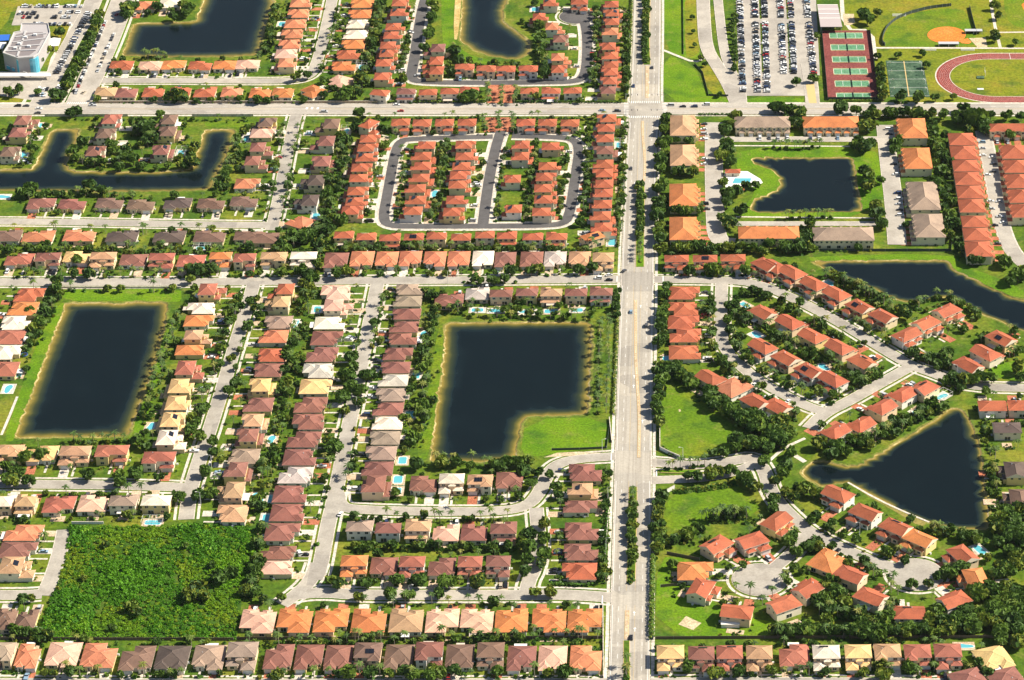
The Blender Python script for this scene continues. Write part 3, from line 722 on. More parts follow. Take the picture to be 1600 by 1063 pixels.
FACE = {'S': 0.0, 'E': 90.0, 'N': 180.0, 'W': -90.0}
ROWN = [0]
def row(phrase, face, order, items, D=16.5, W=None, plans1='abc', plans2='de', drive=None, jit=.35, wall=None, gap=.86, short=None, cover=None, zs=1.0, brick=3):
    """items: 'u,v,<roof letter><storeys>[rot]' for each house of the row, in order from the named end; u,v is the middle of its main roof"""
    rng = random.Random(1000 + ROWN[0]); ROWN[0] += 1
    it = []
    for t in items.split():
        u, v, c = t.split(',')[:3]; extra = t.split(',')[3:]
        col, st = c[0], int(c[1]); pl = c[2] if len(c) > 2 else None
        it.append((float(u), float(v), col, st, pl, float(extra[0]) if extra else None))
    pos = [P(u, v, 4.2 if st == 1 else 6.4) for u, v, _, st, _, _ in it]
    for i, (u, v, col, st, pl, rt) in enumerate(it):
        f = FACE[face] if face in FACE else float(face)
        rot = R(f if rt is None else rt)
        d = [math.dist(pos[i], pos[j]) for j in (i - 1, i + 1) if 0 <= j < len(it)]
        w = W or (min(17, max(9.5, (min(d) if d else 15) * gap)))
        plan = pl or rng.choice(plans1 if st == 1 else plans2)
        sx = w / 13.0; sy = D / 17.0 * (1.0 if st == 1 else 1.0)
        name = ORD[i] if i < len(ORD) else ORD[-1]
        place = f'{name} from {order} {phrase}' if len(it) > 1 else phrase
        lab = f"{ROOFN[col]} roofed {'two-storey house' if st == 2 else 'one-storey house'}, {place}"
        a, b = pos[i]
        house(a + rng.uniform(-jit, jit), b + rng.uniform(-jit, jit), rot + R(rng.uniform(-.6, .6)), plan, rng.random() < .5, col, sx, sy, lab, f'houses {phrase}', rng,
              drive, wall, short=place, zl_=zs * rng.uniform(.96, 1.05), cover=cover, brick=brick)

# rows named by what runs beside them; bottom of the picture first
row('in the bottom-edge row', 'S', 'left', '5,1014,g2 43,1022,s1 98,1021,p1 155,1022,s1 213,1025,b1 268,1025,k1 325,1025,g1 378,1014,g2 435,1024,m1 482,1024,m1 528,1024,m1 575,1014,b2 623,1024,b1 671,1014,m2 719,1024,b1 766,1014,b2 815,1026,m1 863,1025,p1 916,1025,s1', D=19)
row('in the bottom-edge row right of the boulevard', 'S', 'left', '1047,1017,y2 1095,1019,m2 1141,1018,c2 1187,1018,t2 1241,1022,c1 1292,1017,w2 1340,1017,y2 1387,1016,t2 1434,1016,c2 1482,1015,c2', D=17)
row('beside the bottom-right corner', 20, 'left', '1553,1026,y1 1516,1062,m1 1574,1060,m1', D=17, W=15)
row('by the left edge beside the square lake', 'W', 'top', '46,458,r1 37,480,o1 25,502,w1 15,524,c1 8,548,w1 4,574,c1', D=16, W=15)
row('beside the vacant lot, bottom left', 'N', 'left', '9,965,b1 41,966,b1', D=17)
row('below the long bottom street', 'N', 'left', '402,968,p1 460,967,o1 517,967,o1 577,967,o1 634,967,t1 690,967,p1 745,967,p1 800,967,o1 857,967,o1 914,967,o1', D=19)
row('left of the stub road', 'E', 'top', '38,830,s1 28,857,m1 18,881,t2', D=18)
row('backing onto the vacant lot', 'N', 'left', '3,783,w2 39,782,t2 93,785,c1 145,784,p1 192,781,g2 243,781,w2', D=15)
row('below the left square lake', 'S', 'left', '14,702,t2 66,706,y1 118,703,t2 176,702,c2 248,712,c2', D=15)
row('right of the left square lake', 'E', 'top', '325,452,c2 315,479,w1 310,499,o1 303,522,t2 297,545,o1 289,574,c2 280,601,y2 274,628,y2 267,655,y2 261,683,w2', D=16, gap=.8)
row('right of the palm-lined left street', 'W', 'top', '446,451,r2 440,471,t2 434,501,g1 428,524,s1 425,552,r1 418,576,m1 409,600,y2 403,630,m1 396,655,t2 390,679,m2 381,711,g1 371,733,m2 367,764,t2 362,800,t1', D=15.5, gap=.8)
row('left of the street with big round trees', 'E', 'top', '525,455,p1 521,476,p2 516,502,w1 510,526,m1 503,551,m1 498,577,h1 493,602,y1 486,630,m1 481,657,m1 475,684,m1 469,712,m1 463,740,h1 454,770,m1 449,799,m1 441,829,m1 435,861,m1 431,884,p1', D=17, gap=.84)
row('right of the street with big round trees', 'W', 'top', '641,450,g1 636,468,g1 635,489,m1 632,508,m1 630,527,m1 622,551,m1 617,572,m1 614,592,h1 611,614,g1 607,637,m1 605,659,w1 601,682,g1 594,706,g1 590,730,m1 587,755,m2', D=16, gap=.84)
row('below the central lake', 'S', 'left', '661,754,m1 706,747,w2 750,748,t2 795,748,m1', D=15)
row('along the looping street below the central lake', 'N', 'left', '562,821,g2 607,824,m2 652,822,t2 697,829,p1 741,829,m1 787,825,m2', D=14.5)
row('above the long bottom street', 'S', 'left', '553,876,o2 600,882,m1 645,876,c2 690,882,m1 735,876,c2 778,876,m2', D=15)
row('along the left of the boulevard, lower half', 'W', 'top', '914,736,m1 910,762,t2 907,789,m1 909,828,m1 907,860,m1 906,890,r1', D=17, gap=.8)
row('above the central lake', 'N', 'left', '701,466,m1 746,456,h1 783,457,m2 823,456,m2 861,456,t2 900,456,m2 940,456,m2', D=14)
row('above the left cross street', 'S', 'left', '30,403,c1 75,399,m2 120,400,y1 162,399,t2 208,404,m1 252,400,c2 298,405,c1 344,399,o2 382,401,c2 428,399,t2 474,399,w2', D=14)
row('above the street north of the central lake', 'S', 'left', '525,404,m1 565,402,s1 604,402,s1 641,402,s1 679,402,s1 716,402,s1 755,401,w1 790,403,m1 830,402,m1 868,402,h1 905,402,t1 942,400,t2', D=18, plans1='ac')
row('right of the boulevard by the side street', 'S', 'left', '1058,403,r2 1101,403,r2 1145,402,r2', D=13.5)
row('below the upper left cross street', 'N', 'left', '9,366,b1 59,367,s1 125,366,s1 190,367,k1 265,367,k1 327,367,b1 389,368,b1 411,369,b1', D=14, W=18)
row('beside the jungle strip in the upper left', -120, 'left', '469,345,s1', D=14, W=13)
row('backing onto the gated estate south hedge', 'N', 'left', '537,366,r2 572,368,r2 609,370,r2 646,369,r2 682,368,r2 721,369,r2 757,366,r2 792,367,r2 832,369,r2 869,369,r2', D=13, plans2='ef')
row('at the south-east corner of the gated estate', -150, 'left', '926,368,o2', D=14, W=13)
row('below the winding upper left lake', 'S', 'left', '65,316,m1 112,317,m1 171,315,b1 220,318,b1 277,316,k1 329,316,b1 381,313,b1', D=13.5, W=16)
row('on the gated estate west side', 'E', 'top', '575,216,r2 572,230,r2 570,246,r2 563,261,r2 560,277,r2 556,298,r2 553,314,r2 547,328,r2', D=17, plans2='ef', W=11)
row('at the gated estate north-west corner', 60, 'left', '577,193,r2', D=14, W=13)
row('along the gated estate north side', 'S', 'left', '626,190,r2f 660,191,r2f 695,190,r2f 729,190,r2f 822,190,r2f 856,190,r2f 891,190,r2f', D=15, W=12.5)
row('in the first inner column of the gated estate', 'W', 'top', '666,226,r2 660,243,r2 661,259,r2 657,277,r2 652,293,r2 652,311,r2 645,328,r2', D=17, plans2='ef', W=11)
row('in the second inner column of the gated estate', 'E', 'top', '725,226,r2 725,243,r2 721,259,r2 716,273,r2 715,288,r2 710,311,r2 707,330,r2', D=17, plans2='ef', W=11)
row('in the third inner column of the gated estate', 'W', 'top', '815,226,r2 815,243,r2 801,278,r2 803,325,r2', D=15, plans2='ef', W=11)
row('in the fourth inner column of the gated estate', 'E', 'top', '860,227,r2 855,259,r2 851,276,r2 849,293,r2 848,311,r2 845,330,r2', D=17, plans2='ef', W=11)
row('along the gated estate east side', 'W', 'top', '950,184,r2 947,199,r2 945,215,r2 946,233,m2 945,255,r2 944,270,r2 945,285,r2 943,301,r2 942,318,r2 941,336,r2 942,354,r2', D=17, plans2='ef', W=11.5)
row('between the jungle strip and the upper street', 'W', 'top', '518,192,b2 510,220,m2 504,250,m2 494,281,k2 485,312,k2', D=16, W=14.5)
row('left of the upper street by the lake', 'E', 'top', '416,190,b2 410,206,p1 402,229,m2 394,250,m2 387,285,s1', D=15, W=13)
row('on the lake peninsula', 'E', 'top', '172,185,c2 164,207,b2 147,235,m2', D=15, W=14)
row('on the right side of the lake peninsula', 'W', 'top', '265,186,b2 264,204,b2 252,234,m2', D=15, W=14)
row('by the left edge above the lake', 'E', 'top', '36,187,m2 27,206,m2 14,236,b2', D=15, W=14)
row('backing onto the arterial road', 'N', 'left', '165,141,t1 197,143,m1 240,142,r1 281,142,r1 320,142,r1 362,142,s1 407,143,o1 442,143,o1', D=14, W=13.5)
row('at the bend by the arterial road', 140, 'left', '489,141,o1 532,125,p1,60', D=15, W=15)
row('inside the north estate along the arterial road', 'N', 'left', '594,144,r2,165 634,143,m2 669,143,r2 702,142,r2 733,140,r2 827,141,r2 861,141,r2 895,141,r2', D=13, plans2='ef', W=12.5)
row('below the top left lake', 'S', 'left', '190,100,r1 234,101,p1 272,100,o1 312,101,r1 351,100,o1 387,99,p1', D=13.5, W=15)
row('above the top left lake', 'S', 'left', '226,7,s1 266,4,w1', D=14, W=15)
row('right of the top left lake', 'E', 'top', '471,3,s1 466,19,s1 462,35,s1 457,51,s1 452,67,s1 448,82,p1 446,97,s2', D=15, W=14)
row('right of the top street', 'W', 'top', '565,4,o1 562,20,o1 560,36,w1 555,52,w1 551,67,o1 544,84,r1 537,101,o1', D=16, W=14)
row('on the north estate west side', 'E', 'top', '624,3,r2 621,19,r2 615,41,r2 611,54,r2 606,69,r2 604,82,r2 600,97,r2 597,118,r2', D=16, plans2='ef', W=12)
row('left of the top middle lake', 'W', 'top', '685,74,m2 682,94,r2 682,109,r2', D=15, W=13)
row('below the top middle lake', 'S', 'left', '726,103,r2 760,106,r2 791,106,r2 826,106,r2', D=12.5, W=13)
row('right of the top middle lake', 'E', 'top', '858,3,r2 842,26,r2 862,41,s2 874,60,m2 872,88,s2 872,107,r2', D=14, W=12)
row('on the north estate east side', 'W', 'top', '955,5,r2 957,19,r2 956,33,r2 956,49,s2 952,72,r2 955,86,r2 955,100,r2 954,111,r2 954,125,r2 950,140,m2', D=15, plans2='ef', W=11.5)
row('at the north estate turning circle', 'S', 'left', '905,3,r2', D=13, W=12)
# closes east of the boulevard
E = dict(plans2='g', plans1='ac', drive=11, brick=8, zs=1.1)
row('right of the boulevard above the round park', 'E', 'top', '1069,455,r1 1067,480,r1 1068,501,r1 1070,522,r1 1070,548,r1', D=17.5, W=14.5)
row('along the diagonal street below the upper lake', -48, 'left', '1196,411,r2 1211,414,r2 1238,424,r2 1272,441,r2 1308,457,r2 1344,477,r2 1379,492,r2', D=17.5, W=15, **E)
row('on the bend below the upper lake', 40, 'left', '1417,521,r2 1447,503,r2 1480,483,r2', D=17.5, W=15, **E)
row('by the far right road above the small lawn', 132, 'left', '1565,527,r2 1541,549,r2 1513,568,r2', D=17.5, W=16, cover=True, **E)
row('on the south side of the diagonal street', 132, 'left', '1192,486,r2 1235,502,r2 1270,523,r2 1312,541,r2 1347,562,r2', D=17.5, W=15, **E)
row('between the two diagonal streets', -48, 'left', '1192,539,r2 1227,558,r2 1264,577,r2 1301,591,r2', D=17.5, W=15, **E)
row('beside the dark grove', 132, 'left', '1110,588,r2 1146,603,s1 1180,625,r2 1214,632,r2', D=17.5, W=15, **E)
row('along the north bank of the triangular lake', -135, 'left', '1307,672,r2 1345,661,r2 1380,634,r2 1410,614,r2 1445,604,r2', D=17.5, W=13.6, **E)
row('by the right edge beyond the triangular lake', 'N', 'top', '1551,631,r2 1597,631,r2 1573,666,k2 1586,732,k2,-90 1594,775,b2,-90', D=17.5, W=15, **E)
row('between the triangular lake and lower close', -38, 'left', '1310,770,r2 1352,799,r2 1400,821,r2 1436,839,o2', D=17.5, W=15, **E)
row('at the right end of the lower close', -80, 'top', '1505,864,r2,-60 1524,900,o2 1492,935,r2,-150 1420,955,r2,180', D=17.5, W=15, **E)
row('along the south side of the lower close', 145, 'left', '1295,875,o1 1328,895,r2 1360,930,r2', D=17.5, W=15, **E)
row('around the left turning circle of the close', 60, 'left', '1120,848,r2,45 1175,841,r2,30 1213,812,r2,50 1087,890,o1,90 1095,916,r2,70 1152,953,r2,170 1225,942,r2,-150 1264,917,r2,-135', D=17.5, W=15, **E)

# ------------------------------------------------------------------ townhouse blocks
def townhouse(u0, u1, v0, v1, units, axis, front, col, label, eave=6.0, low=True):
    """u0..u1, v0..v1: the roof outline in the photograph"""
    a, b = P(u0, v1, eave + .5), P(u1, v0, eave + 1.5)
    x, y = (a[0] + b[0]) / 2, (a[1] + b[1]) / 2; hw, hd = abs(b[0] - a[0]) / 2 - .5, abs(b[1] - a[1]) / 2 - .5
    c = {'S': 0, 'N': 2, 'E': 1, 'W': 3}[front]; rot = c * math.pi / 2
    if c % 2: hw, hd = hd, hw
    root = link('townhouse_block', None, loc=(x, y, 0), rot=rot, label=label, cat='townhouses', group='townhouse blocks')
    wall = MB(); roof = MB(); lows = []; n = units; uw = 2 * hw / n
    wall.box(-hw, hw, -hd, hd, 0, eave, 'stucco', top=False); roof.roof(-hw, hw, -hd, hd, eave, .45)
    for i in range(n):
        cx = -hw + uw * (i + .5)
        bx = cx - uw * .22
        wall.box(bx - uw * .2, bx + uw * .2, -hd - 1.0, -hd + .5, 0, eave - .1, 'stucco', top=False); roof.roof(bx - uw * .2, bx + uw * .2, -hd - 1.0, -hd + 4.5, eave - .1, .5, .3)
        lx = cx + uw * .2
        wall.box(lx - uw * .27, lx + uw * .27, -hd - 2.8, -hd + .4, 0, 2.9, 'stucco', top=False); low = MB(); low.roof(lx - uw * .27, lx + uw * .27, -hd - 2.8, -hd + .45, 2.9, .4, .3); lows.append(low)
    rng = random.Random(int(u0)); rc = ROOFC[col]; wc = (.80, .70, .47)
    link('wall', wall.mesh('wall'), root, colour=wc); link('roof', roof.mesh('roof'), root, colour=rc)
    for low in lows: link('lower_roof', low.mesh('lower_roof'), root, colour=tuple(min(.8, k * 1.05) for k in rc))
    W = lambda lx, ly: (x + math.cos(rot) * lx - math.sin(rot) * ly, y + math.sin(rot) * lx + math.cos(rot) * ly)
    for i in range(n):
        cx = -hw + uw * (i + .5)
        link('window', WINDOW, root, loc=(cx - uw * .22, -hd - 1.0, 4.6), scale=(uw * .26, 1, 1.4)); link('window', WINDOW, root, loc=(cx + uw * .25, -hd, 4.6), scale=(uw * .22, 1, 1.2))
        link('garage_door', GARAGE, root, loc=(cx + uw * .2, -hd - 2.8, 0), scale=(uw * .42, 1, 2.2)); link('front_door', DOOR, root, loc=(cx - uw * .22, -hd - 1.0, 0), scale=(1.0, 1, 2.2))
        for k, w in ((-.25, 1.3), (.2, 1.5)): link('window', WINDOW, root, loc=(cx + uw * k, hd, 4.5), rot=math.pi, scale=(w, 1, 1.3))
        link('window', WINDOW, root, loc=(cx, hd, 1.2), rot=math.pi, scale=(uw * .4, 1, 2.1))
        for sgn in (1,):
            dm = rng.choice(['brick_paving'] * 5 + ['tan_paving'])
            link('driveway', mbd[dm], None, loc=(*W(cx + uw * .2, -hd - 2.6), 0), rot=rot, scale=(min(4.6, uw * .7), 7.0, 1), kind='structure')
    for sx_, a_ in ((hw, 90), (-hw, -90)):
        for yy in (-hd * .4, hd * .4): link('window', WINDOW, root, loc=(sx_, yy, 4.5), rot=R(a_), scale=(1.3, 1, 1.2))
    HRECT.append((x, y, math.cos(rot), math.sin(rot), hw + .3, hd + 1.5))
    HOUSES.append(dict(x=x, y=y, rot=rot, hw=hw, hd=hd, W=W, fx=hw * .3, fy=-hd - 2.8, L=7, short=label, st=2, root=root, town=True, n=n, uw=uw))
townhouse(1047, 1086, 177, 211, 4, 0, 'E', 't', 'tan roofed townhouse block at the corner of boulevard and arterial')
townhouse(1047, 1086, 223, 258, 4, 0, 'E', 't', 'tan roofed townhouse block, second from the top beside the boulevard')
townhouse(1046, 1088, 284, 321, 4, 0, 'E', 'o', 'orange roofed townhouse block, third from the top beside the boulevard')
townhouse(1046, 1088, 336, 374, 4, 0, 'E', 'o', 'orange roofed townhouse block, lowest beside the boulevard')
townhouse(1148, 1234, 179, 198, 6, 0, 'S', 'g', 'brown roofed townhouse block between arterial road and square lake')
townhouse(1255, 1341, 179, 198, 6, 0, 'S', 'o', 'orange roofed townhouse block between arterial road and square lake')
townhouse(1406, 1445, 182, 215, 4, 0, 'W', 'o', 'orange roofed townhouse block, topmost right of the square lake')
townhouse(1414, 1452, 228, 263, 4, 0, 'W', 'o', 'orange roofed townhouse block, second down right of the square lake')
townhouse(1423, 1463, 281, 327, 5, 0, 'W', 'g', 'brown roofed townhouse block, third down right of the square lake')
townhouse(1431, 1472, 331, 370, 4, 0, 'W', 'g', 'brown roofed townhouse block, lowest right of the square lake')
townhouse(1154, 1248, 351, 372, 6, 0, 'N', 'o', 'orange roofed townhouse block below the square lake')
townhouse(1271, 1364, 352, 375, 6, 0, 'N', 'g', 'brown roofed townhouse block below the square lake')
for i, (v0, v1) in enumerate(((205, 225), (225, 247), (247, 266), (266, 287), (287, 308), (308, 330), (334, 353), (353, 374), (374, 399))):
    o = 1484 + (v0 - 205) * .155; townhouse(o, o + 36, v0, v1 + 1, 2, 0, 'E', 'r', f'terracotta roofed townhouse, {ORD[i]} from top in the long stepped terrace', low=True)
for i, (v0, v1) in enumerate(((224, 246), (247, 268), (269, 292), (293, 315), (316, 338))):
    o = 1566 + (v0 - 224) * .17; townhouse(o, o + 38, v0, v1 + 1, 2, 0, 'W', 'r', f'terracotta roofed townhouse, {ORD[i]} from top along the right picture edge')
townhouse(1546, 1640, 190, 204, 6, 0, 'S', 'r', 'terracotta roofed townhouse block at the right end of the arterial')
#HOUSES_END

# ------------------------------------------------------------------ helpers that keep plants off houses, roads, lakes and pools
RS = np.array(ROADSEG); HR = np.array(HRECT)
LK = [(np.array(p), min(a for a, _ in p), max(a for a, _ in p), min(b for _, b in p), max(b for _, b in p), p) for p in LAKEP.values()]
KEEP = []           # (x, y, r) of pools, sports grounds ...
def free(x, y, road=.6, hous=.8, lake=True):
    d = RS[:, 2:4] - RS[:, 0:2]; w = np.array((x, y)) - RS[:, 0:2]
    t = np.clip((w * d).sum(1) / np.maximum((d * d).sum(1), 1e-9), 0, 1)
    q = w - d * t[:, None]
    if np.any(np.hypot(q[:, 0], q[:, 1]) < RS[:, 4] + road): return False
    dx = x - HR[:, 0]; dy = y - HR[:, 1]
    lx = HR[:, 2] * dx + HR[:, 3] * dy; ly = -HR[:, 3] * dx + HR[:, 2] * dy
    if np.any((abs(lx) < HR[:, 4] + hous) & (abs(ly) < HR[:, 5] + hous)): return False
    if lake:
        for a, x0, x1, y0, y1, p in LK:
            if x0 - 1 < x < x1 + 1 and y0 - 1 < y < y1 + 1 and inside((x, y), p): return False
    for kx, ky, kr in KEEP:
        if (x - kx) ** 2 + (y - ky) ** 2 < kr * kr: return False
    return True

# ------------------------------------------------------------------ swimming pools
POOLS = '60,197 37,243 385,217 283,239 565,105 541,206 441,38 836,15 969,227 5,308 316,388 746,485 775,486 496,484 462,506 661,524 494,338 679,303 902,485 824,488 956,379 1164,477 1182,524 1297,443 29,585 13,608 236,667 398,778 650,587 640,649 629,720 622,750 621,768 405,779 425,780 424,687 1041,563 1287,574 1472,620 1435,642 1577,778 239,817 411,844 417,810 1531,860 1569,914 1506,1010 1243,980 861,487'
def near_house(x, y):
    b = min(HOUSES, key=lambda h: (h['x'] - x) ** 2 + (h['y'] - y) ** 2); return b
prng = random.Random(5)
BASIN = {}
def pool_meshes(kind):
    if kind in BASIN: return BASIN[kind]
    n = 20; ring = []
    for k in range(n):
        a = 2 * math.pi * k / n; r = 1 + (.22 * math.cos(2 * a + .6) + .1 * math.cos(3 * a) if kind else 0)
        c, s = math.cos(a), math.sin(a)
        if not kind: c = math.copysign(min(1, abs(c) * 1.3), c); s = math.copysign(min(1, abs(s) * 1.3), s)
        ring.append((c * r, s * r))
    w = MB(); w.face([(*p, .14) for p in ring], 'pool_water')
    cp = MB()
    for k in range(n):
        a, b = ring[k], ring[(k + 1) % n]; A, B = (a[0] * 1.12, a[1] * 1.16), (b[0] * 1.12, b[1] * 1.16)
        cp.face([(*a, .2), (*b, .2), (*B, .2), (*A, .2)], 'white_trim'); cp.face([(*a, .1), (*b, .1), (*b, .2), (*a, .2)], 'white_trim')
    BASIN[kind] = (w.mesh('pool_basin'), cp.mesh('coping')); return BASIN[kind]
dk = {}
for m_ in ('concrete', 'tan_paving'):
    mb = MB(); mb.box(-1, 1, -1, 1, .03, .12, m_); dk[m_] = mb.mesh('pool_deck')
seen_short = {}
for s in POOLS.split():
    u, v = map(float, s.split(',')); x, y = P(u, v); h = near_house(x, y)
    k = seen_short.get(h['short'], 0); seen_short[h['short']] = k + 1
    root = link('swimming_pool', None, loc=(x, y, 0), rot=h['rot'], label=f"blue swimming pool behind house {h['short']}" + (', second one' if k else ''), cat='pool', group='garden swimming pools')
    a, b = prng.uniform(3.2, 4.2), prng.uniform(1.9, 2.5)
    w, c = pool_meshes(prng.random() < .5)
    link('deck', dk[prng.choice(['concrete', 'concrete', 'tan_paving'])], root, scale=(a + 1.6, b + 1.5, 1)); link('basin', w, root, scale=(a, b, 1)); link('coping', c, root, scale=(a, b, 1))
    KEEP.append((x, y, 4.5))
    if prng.random() < .3:   # screen enclosure: thin white frame over the pool
        mb = MB(); A, B = a + 1.5, b + 1.4
        for sx in (-A, -A / 3, A / 3, A):
            mb.obox((sx, -B), (sx, B), .09, 2.6, 2.7, 'white_trim')
            for sy in (-B, B): mb.box(sx - .045, sx + .045, sy - .045, sy + .045, .12, 2.7, 'white_trim')
        for sy in (-B, 0, B): mb.obox((-A, sy), (A, sy), .09, 2.6, 2.7, 'white_trim')
        mb.build('screen_frame', root)
# community pool beside the square lake
x, y = P(1158, 283)
root = link('swimming_pool', None, loc=(x, y, 0), label='large community pool on a white terrace left of the square lake', cat='pool')
mb = MB(); mb.face([(*(np.array(p) - (x, y)), .14) for p in PP('1133,268 1168,268 1188,280 1192,286 1180,292 1134,294 1130,280')], 'white_trim'); mb.build('terrace', root)
mb = MB(); mb.face([(*(np.array(p) - (x, y)), .2) for p in PP('1148,279 1174,279 1172,286 1144,287')], 'pool_water'); mb.build('basin', root)
KEEP.append((x, y, 16))
for u, v, w, d, col, lab in ((1145, 267, 9, 5, 'r', 'small terracotta roofed pool house above the community pool'), (1152, 294, 8, 4, 'r', 'small terracotta roofed pool cabin below the community pool')):
    c = P(u, v, 3); root = link('pool_house', None, loc=(*c, 0), label=lab, cat='pool house')
    mb = MB(); mb.box(-w / 2, w / 2, -d / 2, d / 2, 0, 2.7, 'stucco', top=False); link('wall', mb.mesh('wall'), root, colour=WALLC[1])
    mb = MB(); mb.roof(-w / 2, w / 2, -d / 2, d / 2, 2.7); link('roof', mb.mesh('roof'), root, colour=ROOFC[col]); link('front_door', DOOR, root, loc=(0, -d / 2, 0), scale=(1, 1, 2.1))
# ------------------------------------------------------------------ cars
def car_parts(L, Wd, Hh, hood, boot, bed=False):
    """body, glass and wheel meshes of a car pointing along +X"""
    a = L / 2; w = Wd / 2; zb = .28; zs = .28 + (Hh - .28) * .52
    b = MB()
    prof = [(-a, zb), (-a, zs * .92), (-a + boot, zs), (a - hood, zs), (a - .15, zs * .86), (a, zs * .6), (a, zb)]
    for s_ in (-1, 1): b.face([(x, s_ * w, z) for x, z in (prof if s_ > 0 else prof[::-1])], 'car_paint')
    for i in range(len(prof) - 1):
        p, q = prof[i], prof[i + 1]; b.face([(p[0], -w, p[1]), (p[0], w, p[1]), (q[0], w, q[1]), (q[0], -w, q[1])], 'car_paint')
    g = MB(); x0, x1 = -a + boot * .55, a - hood + .1; t0, t1 = x0 + (.25 if not bed else .1) + boot * .25, x1 - .75; wt = w * .80; zt = Hh
    if bed: x0 = t0 = 0 - .3
    lo = [(x0, -w * .95, zs), (x1, -w * .95, zs), (x1, w * .95, zs), (x0, w * .95, zs)]; hi = [(t0, -wt, zt - .04), (t1, -wt, zt - .04), (t1, wt, zt - .04), (t0, wt, zt - .04)]
    for i in range(4): g.face([lo[i], lo[(i + 1) % 4], hi[(i + 1) % 4], hi[i]], 'glass')
    b.box(t0 - .03, t1 + .03, -wt - .02, wt + .02, zt - .05, zt, 'car_paint')
    if bed: b.face([(-a + .1, -w * .85, zs * .95 + .02), (x0 - .05, -w * .85, zs * .95 + .02), (x0 - .05, w * .85, zs * .95 + .02), (-a + .1, w * .85, zs * .95 + .02)], 'tyre')
    k = MB(); k.cyl((0, -.11, 0), (0, .11, 0), .33, .33, 8, 'tyre', True)
    return b, g, k, a, w
CARK = {'car': car_parts(4.5, 1.8, 1.42, 1.25, .95), 'suv': car_parts(4.7, 1.92, 1.75, 1.15, .15), 'pickup': car_parts(5.4, 1.95, 1.8, 1.4, .1, True), 'van': car_parts(5.0, 1.95, 1.95, .8, .1)}
CARM = {k: (b.mesh('car_body'), g.mesh('car_windows'), w.mesh('wheel')) for k, (b, g, w, a, ww) in CARK.items()}
def merged(k):
    b, g, w, a, ww = CARK[k]; m = MB(); m.v = list(b.v); m.f = list(b.f); m.mats = list(b.mats); m.m = list(b.m)
    for i, f in enumerate(g.f): m.face([g.v[j] for j in f], 'glass')
    for sx in (-1, 1):
        for sy in (-1, 1):
            for f in w.f: m.face([(w.v[j][0] + sx * a * .62, w.v[j][1] + sy * (ww - .06), w.v[j][2] + .33) for j in f], 'tyre')
    return m
CARONE = {k: merged(k).mesh(k) for k in CARK}
CARCOL = [('white', (.75, .75, .73)), ('silver', (.45, .46, .47)), ('black', (.015, .015, .017)), ('dark grey', (.07, .07, .075)), ('dark blue', (.03, .05, .12)), ('red', (.38, .02, .02)), ('beige', (.45, .38, .28)), ('pale blue', (.22, .32, .42))]
CARW = [27, 20, 24, 17, 7, 4, 4, 4]
crng = random.Random(77)
CARS = []     # deferred: the 300 largest in view become objects, the rest one heap
def car(x, y, rot, label, group, kind=None, col=None, parts=False, z=.13):
    kind = kind or crng.choices(['car', 'suv', 'van', 'pickup'], [6, 4, 1, 1])[0]
    cn, cc = next((c for c in CARCOL if c[0] == col), None) or crng.choices(CARCOL, CARW)[0]
    lab = label.format(c=cn, k={'car': 'car', 'suv': 'SUV', 'van': 'van', 'pickup': 'pickup'}[kind])
    while len(lab.split()) > 16 and ' the ' in lab: lab = lab.replace(' the ', ' ', 1)
    CARS.append((x, y, rot, lab, group, kind, cc, parts, z))
# cars in drives
for h in HOUSES:
    if h.get('town'):
        for i in range(h['n']):
            if crng.random() < .55:
                lx = -h['hw'] + h['uw'] * (i + .5) + h['uw'] * .2 + crng.uniform(-.3, .3)
                x, y = h['W'](lx, -h['hd'] - 6.2 + crng.uniform(-.6, .6)); car(x, y, h['rot'] + math.pi / 2 * crng.choice([1, -1]), '{c} {k} before the ' + h['short'], 'cars before the townhouses')
    elif crng.random() < .42 and h['L'] > 0:
        for k in ((-1.25, 1.25) if crng.random() < .3 else (crng.choice([-1.2, 1.2]),)):
            x, y = h['W'](h['fx'] + k, h['fy'] - 4.2 + crng.uniform(-1, .6))
            if free(x, y, .3, -8): car(x, y, h['rot'] + math.pi / 2 * crng.choice([1, -1]) + crng.uniform(-.05, .05), '{c} {k} at house ' + h['short'], 'cars parked in drives', parts=pxm(y) > 2.6)
